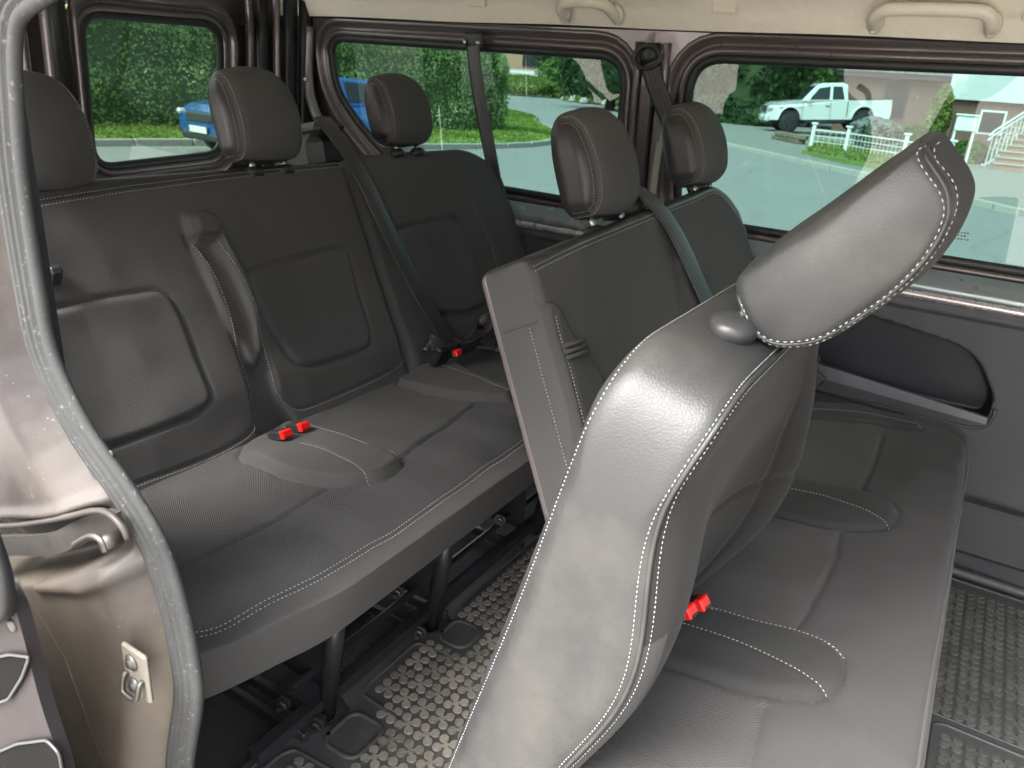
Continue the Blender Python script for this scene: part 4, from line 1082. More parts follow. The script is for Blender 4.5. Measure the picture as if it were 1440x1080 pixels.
# near door aperture seal
SP = spline([(p[0], 0.0, p[1]) for p in [(-0.551,1.088),(-0.592,1.076),(-0.629,1.061),(-0.645,1.037),(-0.655,0.997),(-0.664,0.938),(-0.666,0.850),(-0.660,0.789),(-0.622,0.729),(-0.575,0.691),(-0.535,0.650),(-0.515,0.595),(-0.507,0.537),(-0.509,0.491),(-0.535,0.392),(-0.556,0.257),(-0.594,-0.016)]], 8)
SP = resample(SP, .008); UPS = np.tile((.25, -1., 0), (len(SP), 1))
V, F = sweep(SP, [(q*.90, w*.62) for q, w in [(-.016, -.006), (-.0165, .002), (-.013, .006), (-.008, .0065), (-.0055, .0035), (-.0035, .007), (-.0005, .0085), (.0010, .0045), (.0025, .0085), (.0055, .0095), (.0070, .0060), (.0085, .0090), (.0150, .0050), (.0165, -.004), (.010, -.010), (-.010, -.010)]], up=(.25, -1, 0))
mk('door_seal', V, F, M['seal'], van, label='weathered grey rubber seal round the door opening')
# painted quarter panel outside the seal
def quarter():
    x = np.arange(-1.10, -.44, .0036); z = np.arange(-.10, 1.32, .0036); X, Z = np.meshgrid(x, z, indexing='ij')
    sp = [(p[0], p[2]) for p in SP[::3]]
    loop = sp+[(-.2, -2), (3, -2), (3, 3), (-.2, 3)]
    sd = poly_sd(X, Z, loop)                          # positive on the body side
    Y = np.full(X.shape, .004)
    Y = Y-.030*ss(.012, .055, sd)                                         # flank stands proud of the flange
    rail = round_poly([(-1.108,0.468),(-0.647,0.646),(-0.575,0.682),(-0.536,0.692),(-0.502,0.688),(-0.496,0.674),(-0.534,0.644),(-0.670,0.564),(-1.202,0.294)], .02)
    rs = poly_sd(X, Z, rail); Y = Y+.040*(1-ss(-.014, .002, rs))*ss(.022, .045, sd)
    edge = seg_dist(X, Z, [(-1.108,0.468),(-0.647,0.646),(-0.575,0.682),(-0.536,0.692),(-0.507,0.689)]); Y = Y-.007*np.exp(-(edge/.006)**2)
    edge2 = seg_dist(X, Z, [(-0.685,0.553),(-0.607,0.586),(-0.536,0.631),(-0.504,0.654)]); Y = Y-.006*np.exp(-(edge2/.007)**2)
    low = poly_sd(X, Z, [(-.59, -.3), (-.60, .30), (-.66, .48), (-.72, .54), (-.8, .56), (-1.6, .56), (-1.6, -.3)])
    Y = Y+.016*(1-ss(-.04, .0, low))*ss(.02, .05, sd)
    w = sd > -.008
    V = np.stack([X, Y, Z], -1).reshape(-1, 3); nx, nz = X.shape; i = np.arange(nx*nz).reshape(nx, nz)
    F = np.stack([i[:-1, :-1], i[1:, :-1], i[1:, 1:], i[:-1, 1:]], -1).reshape(-1, 4)
    F = F[w.reshape(-1)[F].all(1)]; u, inv = np.unique(F, return_inverse=True)
    return mk('quarter_panel', V[u], inv.reshape(F.shape), M['paint'], van, label='grey brown metallic door pillar, dusty and worn')
qp = quarter()
# crisp folded lips above and below the roller slot
for L_ in ([(-0.827,0.566),(-0.703,0.616),(-0.613,0.659),(-0.566,0.683),(-0.544,0.689),(-0.526,0.683),(-0.521,0.674)],):
    V, F = tube(resample(spline([(p[0], -.0285, p[1]) for p in L_], 8), .004), .0030, 8); mk('slot_lip', V, F, M['paint'], van, smooth=True)
V, F = tube(resample(spline([(p[0], .0, p[1]) for p in [(-0.672,0.786),(-0.642,0.734),(-0.605,0.683),(-0.576,0.654)]], 8), .004), .0016, 6); mk('panel_fold', V, F, M['paint'], van, smooth=True)
for p in [(-0.585,0.717),(-0.527,0.547),(-0.529,0.475)]:
    g = MB(); g.lathe((p[0], .004, p[1]), (0, -1, 0), [(0, .0035), (.0008, .003), (.001, .001)], n=12); g.build('spot_weld', M['paint'], van, smooth=True)
# striker
g = MB(); sx, sz = [(-0.531,0.534)][0]
g.box((sx, -.030, sz), (.034, .005, .052), None, .002); so = g.build('striker', plain('beige painted striker plate', (.12, .108, .088), .5), van)
for dz in (.012, -.013):
    g = MB(); g.lathe((sx-.002, -.032, sz+dz), (0, -1, 0), [(0, .008), (.002, .008), (.003, .005), (.005, .004)], n=16); g.build('screw', M['zinc'], so, smooth=True)
V, F = tube(spline([(sx-.011, -.03, sz-.004), (sx-.011, -.036, sz-.005), (sx-.011, -.039, sz-.016), (sx-.007, -.040, sz-.020), (sx+.006, -.040, sz-.020), (sx+.010, -.039, sz-.015), (sx+.011, -.036, sz-.004), (sx+.011, -.03, sz-.003)], 6), .0024, 10); mk('striker_loop', V, F, M['zinc'], so)
# roller arm running in the rail slot
g = MB(); pth = spline([(p[0], yy, p[1]) for p, yy in zip([(-0.836,0.541),(-0.718,0.589),(-0.641,0.621),(-0.607,0.643),(-0.566,0.668),(-0.549,0.672)], (-.03, -.03, -.028, -.02, -.018, -.016))], 8)
V, F = sweep(pth, [(-.010, -.0025), (.010, -.0025), (.010, .0025), (-.010, .0025)], up=(0, -1, 0)); arm = mk('roller_arm', V, F, plain('rusty steel arm', (.040, .037, .034), .5, metal=.3, var=.4, nscale=70), van, smooth=False)
RP = [(-0.590,0.644),(-0.563,0.663),(-0.548,0.665),(-0.544,0.656)]
V, F = tube(spline([(p[0], -.035, p[1]) for p in RP], 6), .0032, 10); mk('roller_pin', V, F, M['zinc'], arm)
g = MB(); g.lathe((RP[2][0], -.030, RP[2][1]-.004), (0, -1, 0), [(-.01, .007), (.004, .007), (.006, .004)], n=16); g.build('roller', M['zinc'], arm, smooth=True)

# sliding door, slid back along the flank: only its inner leading edge shows
sd_ = thing('sliding_door', 'open sliding door edge at lower left with black rubber and dusty paint', 'sliding door', (-.9, -.10, 0))
def plate(name, px, y, th, mat, parent, **k):
    n = len(px); V = [(p[0], y, p[1]) for p in px]+[(p[0], y+th, p[1]) for p in px]
    F = [tuple(range(n)), tuple(range(n, 2*n))[::-1]]+[(i, n+i, n+(i+1) % n, (i+1) % n) for i in range(n)]
    return mk(name, V, F, mat, parent, **k)
DP = round_poly([(-1.051,0.551),(-0.597,0.660),(-0.552,0.648),(-0.547,0.609),(-0.542,0.551),(-0.525,0.489),(-0.540,0.379),(-0.639,-0.044),(-3.872,-3.610)], [.01, .02, .02, .02, .03, .02, .01, .01, .01])
dp = plate('door_panel', DP, -.105, .010, M['paint_door'], sd_, smooth=False)
sw = spline([(p[0], -.112, p[1]) for p in [(-0.606,0.750),(-0.567,0.728),(-0.553,0.702),(-0.548,0.674),(-0.558,0.646),(-0.586,0.623),(-0.630,0.595)]], 8)
V, F = sweep(resample(sw, .008), [(-.012, -.004), (-.010, .006), (0, .010), (.010, .005), (.012, -.006)], up=(0, -1, 0)); mk('door_rubber', V, F, M['seal'] if False else M['plastic'], sd_)
for p in [(-0.562,0.619)]: 
    g = MB(); g.lathe((p[0], -.104, p[1]), (0, -1, 0), [(0, .006), (.002, .006), (.003, .003)], n=16); g.build('screw', M['zinc'], sd_, smooth=True)
for nm, px in (('access_hole', [(-0.625,0.553),(-0.569,0.589),(-0.537,0.603),(-0.556,0.573),(-0.589,0.532),(-0.648,0.487)]), ('latch_plate', [(-0.694,0.394),(-0.592,0.481),(-0.536,0.520),(-0.519,0.516),(-0.521,0.478),(-0.571,0.402),(-0.733,0.284)])):
    q = round_poly(px, .006); plate(nm, q, -.1075, .002, plain('matt black hollow', (.006, .006, .006), .95, spec=.05), sd_, smooth=False)
    V, F = tube([(p[0], -.108, p[1]) for p in q]+[(q[0][0], -.108, q[0][1])], .0014, 6); mk('hole_rim', V, F, M['plastic_grey'], sd_)

# ------------------------------------------------------------------ SEAT BELTS, each a thing of its own
def px3(L, depth): return L
b1 = thing('seat_belt', 'black seat belt falling across the rear bench backrest to a coiled loop', 'seat belt', (-1.1, 1.0, .5), 'seat belts')
P1 = spline([(-1.335, 1.02, .925), (-1.295, 1.015, .895), (-1.225, 1.01, .835), (-1.150, 1.02, .715), (-1.092, 1.045, .60), (-1.040, 1.075, .50), (-1.01, 1.10, .44)], 14)
belt(P1, np.array([0, 1., .12]), w=.047, parent=b1)
P2 = spline([(-1.01, 1.10, .44), (-.985, 1.13, .425), (-.965, 1.18, .45), (-.985, 1.23, .475), (-1.02, 1.22, .45), (-1.01, 1.16, .430), (-.985, 1.08, .435), (-.975, 1.03, .445), (-.995, 1.0, .47), (-1.02, 1.01, .45)], 10)
belt(P2, np.array([.5, .3, .8]), w=.040, parent=b1)
g = MB(); g.box((-.945, 1.155, .432), (.045, .030, .010), Matrix.Rotation(.5, 3, 'Z'), .003); g.build('tongue', M['plastic'], b1)
g = MB(); g.box((-.915, 1.165, .430), (.020, .020, .003), Matrix.Rotation(.5, 3, 'Z')); g.build('tongue_blade', M['chrome'], b1)
g = MB(); g.box((-.985, 1.03, .435), (.02, .055, .05), Matrix.Rotation(.4, 3, 'Y'), .005); g.build('belt_stalk', M['plastic'], b1)

b2 = thing('seat_belt', 'brown black seat belt hanging from the top rail in front of the rear side window', 'seat belt', (-1.3, 1.6, .9), 'seat belts')
P = [(q[0], 1.585, q[1]) for q in [(-1.323,1.114),(-1.309,1.046),(-1.284,0.954),(-1.254,0.861),(-1.219,0.748),(-1.190,0.651),(-1.165,0.582)]]
belt(spline(P, 8), np.array([1., 0, .12]), w=.043, parent=b2)
c_ = Vector(P[0])
g = MB(); g.box(c_+Vector((0, .008, .012)), (.062, .016, .034), None, .005); g.build('upper_anchor', M['plastic'], b2)
for dx in (-.022, .022):
    g = MB(); g.lathe(c_+Vector((dx, -.004, .004)), (0, -1, 0), [(0, .007), (.003, .006), (.004, .003)], n=12); g.build('bolt', M['chrome'], b2, smooth=True)
c_ = Vector(P[-1]); g = MB(); g.box(c_+Vector((-.002, -.004, .01)), (.066, .012, .016), None, .004); g.build('belt_guide', M['plastic'], b2)
c_ = Vector(P[-1]); belt(np.array([c_+Vector((.0, 0, .01)), c_+Vector((.004, 0, -.05)), c_+Vector((.006, 0, -.2))]), np.array([1., 0, .1]), w=.03, parent=b2)

b3 = thing('seat_belt', 'black seat belt hanging from the pillar between the side windows, passing behind the far headrest', 'seat belt', (-.8, 1.6, 1.1), 'seat belts')
P = [(q[0], 1.590-.0*i, q[1]) for i, q in enumerate([(-0.800,1.094),(-0.774,1.043),(-0.740,0.988),(-0.700,0.925),(-0.661,0.861),(-0.617,0.789)])]
belt(spline(P, 8), np.array([1., 0, .35]), w=.048, parent=b3)
c_ = Vector(P[0])+Vector((-.006, 0, .012))
V, F = sweep([tuple(c_+Vector((.034*math.cos(a), 0, .026*math.sin(a)))) for a in np.linspace(0, 2*math.pi, 25)[:-1]], circ(.006, 8), up=(0, 1, 0), closed=True); mk('belt_guide', V, F, M['plastic'], b3)
g = MB(); g.lathe(c_+Vector((0, .02, .008)), (0, -1, 0), [(0, .024), (.012, .022), (.016, .012)], n=20); g.build('upper_anchor', M['plastic'], b3, smooth=True)

b4 = thing('seat_belt', 'black seat belt leaving the shoulder of the centre seat and falling across its backrest', 'seat belt', (-.5, 1.1, .8), 'seat belts')
P = spline([(-.655, 1.125, .825), (-.618, 1.125, .852), (-.572, 1.13, .838), (-.515, 1.135, .785), (-.458, 1.145, .70), (-.395, 1.17, .59), (-.34, 1.20, .49)], 12)
belt(P, np.array([.1, 1., .10]), w=.054, parent=b4)
g = MB(); g.box((-.612, 1.125, .846), (.045, .068, .022), Matrix.Rotation(math.radians(10), 3, 'Y'), .006); g.build('belt_guide', M['plastic'], b4)
b5 = thing('seat_belt', 'black belt tongue and coiled webbing beside the far end of the second row cushion', 'seat belt', (-.3, 1.42, .45), 'seat belts')
belt(spline([(-.36, 1.40, .44), (-.30, 1.42, .455), (-.255, 1.45, .475), (-.28, 1.47, .50), (-.34, 1.47, .49), (-.33, 1.45, .46), (-.27, 1.43, .44)], 10), np.array([0, .5, .8]), w=.036, parent=b5)
g = MB(); g.box((-.245, 1.45, .455), (.05, .02, .03), Matrix.Rotation(.6, 3, 'Y'), .005); g.build('tongue', M['plastic'], b5)

# ------------------------------------------------------------------ FLOOR MATS
def disc_clover(r, a, spread, name, mat, hgt=.0035, elong=1.0):
    m = MB(); n = 9
    for sx, sy in ((-1, -1), (1, -1), (1, 1), (-1, 1)):
        cx, cy = sx*spread*elong, sy*spread
        P = [(cx+r*q*elong*math.cos(2*math.pi*i/n), cy+r*q*math.sin(2*math.pi*i/n), h) for q, h in ((1, 0), (.92, hgt)) for i in range(n)]
        m.add(P, [(i, (i+1) % n, n+(i+1) % n, n+i) for i in range(n)]+[tuple(range(n, 2*n))])
    for an in (1, -1):
        ax = Vector((elong, an, 0)).normalized(); m.box((0, 0, hgt*.35), (spread*2.2*(1+elong)/2*1.2, r*.7, hgt*.7), Matrix.Rotation(math.atan2(an, elong), 3, 'Z'))
    return m
def floor_mat(name, label, outline, base_mat, studmat, spots, z=.006, groovesets=(), rot=0., clover=(.0085, 0, .0105), elong=1.0, lip=()):
    t = thing(name, label, 'floor mat', (float(np.mean([p[0] for p in outline])), float(np.mean([p[1] for p in outline])), 0))
    n = len(outline); V = [(p[0], p[1], z) for p in outline]+[(p[0], p[1], .001) for p in outline]
    mk('mat_sheet', V, [tuple(range(n))]+[(i, n+i, n+(i+1) % n, (i+1) % n) for i in range(n)], base_mat, t, smooth=False)
    for q, rr in groovesets:
        P = [(a, b, z+.001) for a, b in q]; V, F = sweep(resample(P, .008), [(-rr, -.004), (-rr*.7, rr*.5), (rr*.7, rr*.5), (rr, -.004)], up=(0, 0, 1)); mk('raised_ridge', V, F, base_mat, t)
    m = disc_clover(clover[0], 0, clover[2], 'stud', studmat, elong=elong); first = None
    for (x, y) in spots:
        if first is None:
            first = mk('stud', m.V, m.F, studmat, None, smooth=False); o = first
        else: o = first.copy(); COL.objects.link(o)
        o.parent = t; o.location = Vector((x, y, z-.0002))-t.location; o.rotation_euler = (0, 0, rot+rng.uniform(-.03, .03))
    return t

# ------------------------------------------------------------------ floor mats in place
zz = .006
out1 = [(-0.740,0.170),(-0.763,0.257),(-0.777,0.298)] 
ol = [(-.775, .20), (-.775, .305), (-.775, .372), (-.722, .385), (-.716, .435), (-.765, .455), (-.770, .560), (-.790, .575), (-.792, .600), (-.770, .612), (-.765, .665), (-.722, .675), (-.716, .735), (-.765, .75), (-.765, 1.35), (-.40, 1.35), (-.40, .16), (-.70, .16)]
ol = round_poly(ol[::-1], .014, 4)
spots = [(-.700+.040*i, .469+.0425*j) for i in range(7) for j in range(-6, 20)]
def clear(x, y, pocks): return all(not (a0 < x < a1 and b0 < y < b1) for a0, a1, b0, b1 in pocks)
pk = [(-.80, -.625, .340, .462), (-.80, -.635, .665, .765), (-.72, -.68, .44, .50)]
spots = [p for p in spots if clear(p[0], p[1], pk) and p[0] < -.42 and p[1] > .2]
def rloop(a0, a1, b0, b1, r): q = rrect(a0, a1, b0, b1, r, 5); return q+[q[0], q[1]]
floor_mat('rubber_mat', 'black rubber floor mat between the rows with sand filled clover studs', ol, M['mat_rubber'], M['stud'], spots, z=.008,
    groovesets=[(rloop(-.712, -.642, .358, .440, .02), .005), (rloop(-.712, -.650, .672, .742, .02), .005), ([(-.735, 1.3), (-.735, .79), (-.728, .775), (-.640, .775), (-.632, .76), (-.632, .66), (-.642, .648), (-.725, .64), (-.735, .63), (-.735, .50), (-.728, .475), (-.640, .468), (-.628, .455), (-.628, .34), (-.640, .328), (-.735, .322), (-.745, .30), (-.745, .20)], .004), ([(-.762, 1.3), (-.762, .76)], .004), ([(-.758, .655), (-.758, .462)], .003), ([(-.762, .37), (-.762, .21)], .003)])
spots2 = [(.153+.040*i, 1.07+.0400*j) for i in range(10) for j in range(0, 12)]
spots2b = [(.175+.040*i, .985-.042*j) for i in range(10) for j in range(0, 5)]
ol2 = round_poly([(.0, .70), (.0, 1.572), (.90, 1.572), (.90, .70)][::-1], .03, 5)
fm = floor_mat('rubber_mat', 'black rubber floor mat before the second row, dark clover studs and pale ridge', ol2, M['mat_rubber_clean'], M['stud_dark'], spots2+spots2b, z=.008, clover=(.0082, 0, .0100),
    groovesets=[([(.90, 1.030), (.16, 1.030), (.145, 1.02), (.145, .72)], .0035), ([(.125, 1.05), (.90, 1.05)], .002), ([(.06, 1.56), (.88, 1.56)], .004)], elong=1.0)
fm['group'] = 'rubber mats'

# ------------------------------------------------------------------ OUTDOORS
def leaf_mat(name, a, b, c3=None):
    t = NT(name); oi = t.n('ShaderNodeAttribute'); oi.attribute_name = 'tone'
    c = t.ramp(oi.outputs['Fac'], [(0, a), (.6, b), (1, c3 or b)]); t.l(c, t.p.inputs['Base Color']); t.set(Roughness=.6, Specular_IOR_Level=.25)
    tr = t.n('ShaderNodeBsdfTranslucent'); t.l(c, tr.inputs[0]); m_ = t.n('ShaderNodeMixShader'); m_.inputs[0].default_value = .42
    t.l(t.p.outputs[0], m_.inputs[1]); t.l(tr.outputs[0], m_.inputs[2]); t.l(m_.outputs[0], t.out.inputs[0]); return t.m
M['leaf_hedge'] = leaf_mat('hedge leaves', (.13, .21, .08), (.27, .40, .15), (.44, .56, .24))
M['leaf_dark'] = leaf_mat('dark conifer needles', (.020, .048, .020), (.05, .105, .038), (.09, .16, .05))
M['leaf_mid'] = leaf_mat('bush leaves', (.05, .10, .025), (.12, .21, .05), (.20, .31, .08))
M['leaf_yellow'] = leaf_mat('yellow green ground shrub leaves', (.10, .14, .03), (.20, .26, .06), (.32, .36, .10))
M['leaf_grey'] = leaf_mat('pale lavender foliage', (.16, .19, .17), (.28, .32, .30), (.42, .42, .44))
M['core'] = plain('inner leaves and twigs', (.05, .085, .03), .9)
M['bark'] = plain('grey brown bark', (.12, .09, .065), .9, var=.4, nscale=9, bump=.8, bscale=12)
def leaves(P, Nn, size, mat, name, parent, tone):
    n = len(P); Nn = Nn+rng.normal(0, .55, (n, 3)); Nn /= np.linalg.norm(Nn, axis=1, keepdims=True)
    t = rng.normal(0, 1, (n, 3)); t -= (t*Nn).sum(1, keepdims=True)*Nn; t /= np.linalg.norm(t, axis=1, keepdims=True); b = np.cross(Nn, t)
    s_ = size*rng.uniform(.6, 1.3, (n, 1))
    V = np.stack([P+t*s_, P+b*s_*.55, P-t*s_*.8, P-b*s_*.55], 1).reshape(-1, 3)
    F = np.arange(n*4).reshape(n, 4)
    return mk(name, V, F, mat, parent, smooth=False, attr={'tone': np.repeat(np.clip(tone, 0, 1), 4)})
def lump(P, f=1.0, seed=0):
    r_ = np.random.default_rng(int(seed*10)+3); out = np.zeros(len(P))
    for k in range(14):
        d = r_.normal(0, 1, 3); d /= np.linalg.norm(d); q = f*r_.uniform(1.2, 6.0)
        out += np.sin(P @ d*q+r_.uniform(0, 6.28))/(.6+.25*q/f)
    return out*.55
def ground_z(x, y): return -.5
# ground, road, kerbs
def asphalt():
    t = NT('pale grey asphalt'); a = t.noise(.35, 6, .65); f = t.noise(38, 4, .8)
    c = t.mix(a, (.17, .17, .165), (.235, .232, .225)); c = t.mix(t.math('MULTIPLY', f, .4), c, (.30, .30, .29))
    w = t.n('ShaderNodeTexWave'); w.inputs['Scale'].default_value = .22; w.inputs['Distortion'].default_value = 9; w.inputs['Detail'].default_value = 4; t.l(t.coord(), w.inputs['Vector'])
    cr = t.ramp(w.outputs['Fac'], [(.0, (1, 1, 1)), (.02, (0, 0, 0))]); c = t.mix(t.math('MULTIPLY', cr, .18), c, (.10, .10, .10))
    t.l(c, t.p.inputs['Base Color']); t.set(Roughness=.9); t.bump(f, .4, .01); return t.m
M['asphalt'] = asphalt()
M['grass'] = plain('lawn soil and thatch', (.13, .20, .05), .9, var=.35, nscale=3)
M['kerb'] = plain('pale kerb stone', (.34, .33, .30), .85, var=.2, nscale=6)
M['paving'] = plain('grey block paving', (.20, .20, .185), .9, var=.25, nscale=5)
gb = MB(); gb.add([(-300, -300, -.505), (300, -300, -.505), (300, 300, -.505), (-300, 300, -.505)], [(0, 1, 2, 3)])
tag(gb.build('road', M['asphalt']), kind='structure')
def sheet(name, pts, z, th, mat, kind='structure'):
    n = len(pts); V = [(p[0], p[1], z) for p in pts]+[(p[0], p[1], z-th) for p in pts]
    a = sum(pts[i][0]*pts[(i+1) % n][1]-pts[(i+1) % n][0]*pts[i][1] for i in range(n))
    F = [tuple(range(n)) if a > 0 else tuple(range(n))[::-1]]+[(i, (i+1) % n, n+(i+1) % n, n+i) for i in range(n)]
    o = mk(name, V, F, mat, None, smooth=False)
    if kind: o['kind'] = kind
    return o
verge = [(-40, -12), (-13.8, -12), (-13.2, 3), (-12.75, 7.4), (-12.2, 9.3), (-11.2, 11.3), (-10.4, 13.0), (-9.85, 15), (-9.75, 16.6), (-10.2, 18.4), (-11.6, 21.2), (-14.5, 25), (-20, 32), (-40, 45)]
vs = [tuple(p) for p in spline(verge, 6)]
sheet('verge', vs, -.41, .12, M['grass'])
def kerb(path, name, w=.12, z=-.40, seg=1.0):
    root = thing(name, 'low pale kerb of stone blocks along the road', 'kerb', (float(path[len(path)//2][0]), float(path[len(path)//2][1]), -.5)); R_ = resample(np.array([(p[0], p[1]) for p in path]), seg)
    for i in range(len(R_)-1):
        a, b = R_[i], R_[i+1]; d = b-a; L = np.linalg.norm(d)
        g = MB(); g.box(((a[0]+b[0])/2, (a[1]+b[1])/2, z-.08), (L-.03, w, .18+rng.uniform(-.012, .012)), Matrix.Rotation(math.atan2(d[1], d[0]), 3, 'Z'), .015); g.build('kerb_stone', M['kerb'], root)
    return root
kerb([p for p in vs if p[0] > -14.5 and -5 < p[1] < 26], 'verge_kerb')['label'] = 'low pale kerb of stone blocks edging the grass below the hedge'
far = [(-8.735,25.863),(-6.708,23.451),(-4.021,20.360),(-2.114,18.313),(-0.629,16.332),(0.495,14.832)]
farp = [(-16, 44), (-12.5, 34)]+list(far)+[(5, 11), (12, 6), (60, -5), (60, 60), (20, 110), (-16, 110)]
sheet('pavement', farp, -.40, .12, M['paving'])
k2 = kerb([(-16, 44), (-12.5, 34)]+list(far)+[(5, 11), (12, 6)], 'pavement_kerb', seg=1.4); k2['label'] = 'pale kerb line on the far side of the road below the pavement'
# grass tufts on the verge
n = 60000; xy = np.stack([rng.uniform(-20, -9.7, n), rng.uniform(2, 32, n)], 1)
ok = poly_sd(xy[:, 0], xy[:, 1], vs) < -.12; xy = xy[ok]; n = len(xy)
P = np.stack([xy[:, 0], xy[:, 1], np.full(n, -.39)], 1)
t_ = np.clip(.55+.25*lump(P*.6)+rng.normal(0, .18, n), 0, 1)
M['blade'] = leaf_mat('grass blades', (.10, .17, .03), (.19, .28, .05), (.30, .38, .10))
g_ = leaves(P, np.tile((0., 0, .4), (n, 1)), .055, M['blade'], 'grass', None, t_); tag(g_, kind='stuff')
# unseen pale paving added on the camera's side to bounce light onto the headliner
sheet('forecourt_bounce', [(-14, -14), (9, -14), (9, -.75), (-14, -.75)], -.495, .05, plain('added light bounce paving', (.50, .47, .42), .9, var=.12, nscale=2))
# hedge
def hedge(path, width, hgt, z0, n, name, label, size=.043, mat=None, endround=1.0):
    R_ = resample(np.array(path), .25); L = len(R_); T = np.gradient(R_, axis=0); T /= np.linalg.norm(T, axis=1, keepdims=True); S = np.stack([T[:, 1], -T[:, 0]], 1)
    root = thing(name, label, 'hedge', (float(R_[L//2][0]), float(R_[L//2][1]), z0))
    def surf(i, a):                                      # a 0..1 round the section from front foot over top to back foot
        an = a*math.pi; cx = np.sign(np.cos(an))*np.abs(np.cos(an))**.45; sz = np.abs(np.sin(an))**.40
        i0 = np.clip(i.astype(int), 0, L-2); ft = (i-i0)[:, None]; Ri = R_[i0]*(1-ft)+R_[i0+1]*ft; ii = i0; e = np.minimum(i, L-1-i)*.25; tap = np.clip(e/endround, 0.02, 1)**.4
        w = width*(1+.10*np.sin(i*.21))*tap; hh = hgt*(1+.05*np.sin(i*.13+1)+.03*np.sin(i*.5))*(.35+.65*tap**.8)
        xy = Ri+S[ii]*(cx*w/2*(1-.12*sz))[:, None]
        return np.stack([xy[:, 0], xy[:, 1], z0+sz*hh], 1), np.stack([S[ii][:, 0]*cx, S[ii][:, 1]*cx, sz*np.sin(an)*1.], 1)
    I, A = np.meshgrid(np.arange(L), np.linspace(0, 1, 26), indexing='ij'); V, Nn = surf(I.ravel().astype(float), A.ravel())
    V = V-Nn*.14; i = np.arange(V.shape[0]).reshape(L, 26); F = np.stack([i[:-1, :-1], i[1:, :-1], i[1:, 1:], i[:-1, 1:]], -1).reshape(-1, 4)
    mk('inner_branches', V, F, M['core'], root)
    ii = rng.uniform(0, L-1, n); u_ = rng.uniform(0, 1, n); aa = np.arcsin(u_**2.5)/math.pi; aa = np.where(rng.uniform(0, 1, n) < .12, 1-aa, aa); aa = np.where(rng.uniform(0, 1, n) < .22, rng.uniform(.1, .9, n), aa); P, Nn = surf(ii, aa)
    lm = lump(P, 1.6, 2)+.6*lump(P, 4.5, 5); P = P+Nn*(lm*.07+rng.normal(0, .05, n))[:, None]; P[:, 2] += np.maximum(0, rng.normal(0, .05, n))*(Nn[:, 2] > .5)
    tone = np.clip(.42+.16*lm+rng.normal(0, .17, n), 0, 1)
    leaves(P, Nn, size, mat or M['leaf_hedge'], 'foliage', root, tone); return root
hedge([(-16.2, -3), (-16.0, 4), (-15.9, 9), (-15.2, 13), (-14.0, 16.5), (-12.9, 18.6), (-12.6, 19.6)][::-1], 1.7, 2.75, -.42, 230000, 'hedge', 'tall clipped green hedge behind the grass verge, rounded at its right end', endround=2.2)
def bush(c, r, n, name, label, mat, cat='bush', size=.08, cone=0, trunk=0, seed=0):
    root = thing(name, label, cat, (c[0], c[1], c[2]))
    u = rng.normal(0, 1, (n, 3)); u /= np.linalg.norm(u, axis=1, keepdims=True); u[:, 2] = np.where(u[:, 2] < -.5, -u[:, 2], u[:, 2])
    def shp(u, k): 
        h = (u[:, 2]+.5)/1.5; s_ = (1-h)**.8*1.15 if cone == 1 else 1
        q = np.stack([u[:, 0]*r[0]*k, u[:, 1]*r[1]*k, (u[:, 2]+.5)/1.5*r[2]], 1)
        if cone: hh = np.clip(h, 0, 1); f = (np.sqrt(np.maximum(1e-3, 1-hh**1.6)))/np.maximum(np.sqrt(1-u[:, 2]**2), .05); f = np.clip(f, 0, 6); q[:, 0] *= f*np.where(hh > .98, .3, 1); q[:, 1] *= f*np.where(hh > .98, .3, 1)
        return q
    k = 1+.16*lump(u*2.6+seed, 1, seed)+rng.normal(0, .06, n)-np.maximum(0, rng.normal(-.1, .2, n))*.5
    P = shp(u, k)+np.array(c); P[:, 2] += trunk
    tone = np.clip(.42+.35*(k-1)*3+rng.normal(0, .17, n), 0, 1)
    leaves(P, u.copy(), size, mat, 'foliage', root, tone)
    g = MB(); m = 14
    for a in range(m):
        for b in range(m): pass
    th = np.linspace(0, 2*math.pi, 19)[:-1]; ph = np.linspace(-.5, 1, 10); Vc = []
    for z_ in ph:
        for t0 in th: Vc.append((math.sqrt(max(0, 1-z_*z_))*math.cos(t0), math.sqrt(max(0, 1-z_*z_))*math.sin(t0), z_))
    Vc = np.array(Vc); Vc = shp(Vc, .80)*np.array([1, 1, .9])+np.array(c); Vc[:, 2] += trunk+.02
    F = [(i*18+j, i*18+(j+1) % 18, (i+1)*18+(j+1) % 18, (i+1)*18+j) for i in range(9) for j in range(18)]
    mk('inner_branches', Vc, F, M['core'], root)
    if trunk:
        g = MB(); g.cyl((c[0], c[1], c[2]-.1), (c[0]+.1, c[1], c[2]+trunk+r[2]*.5), .16*r[0]/2+.06, .05); g.build('trunk', M['bark'], root, smooth=True)
    return root
bush((-21.5, 46, -.4), (3.4, 3, 8), 9000, 'conifer', 'dark tall conifer left of the dark trees behind the pickup', M['leaf_dark'], 'tree', .2, trunk=.6, seed=1)
bush((-16.8, 47, -.4), (3.6, 3, 8.5), 9000, 'conifer', 'broad dark tree standing above the front of the pickup', M['leaf_dark'], 'tree', .2, trunk=.6, seed=2)
bush((-12.6, 45, -.4), (3.3, 3, 7.5), 9000, 'conifer', 'dark tree directly behind the bonnet of the pickup', M['leaf_dark'], 'tree', .2, trunk=.6, seed=3)
bush((-9.4, 46, -.4), (2.4, 2.4, 6.0), 7000, 'conifer', 'dark green tree beside the brick garage', M['leaf_mid'], 'tree', .18, trunk=.5, seed=4)
bush((-9.0, 60, -.4), (5, 4, 8), 9000, 'broadleaf_tree', 'green tree rising behind the garage roof', M['leaf_mid'], 'tree', .26, trunk=1.5, seed=5)
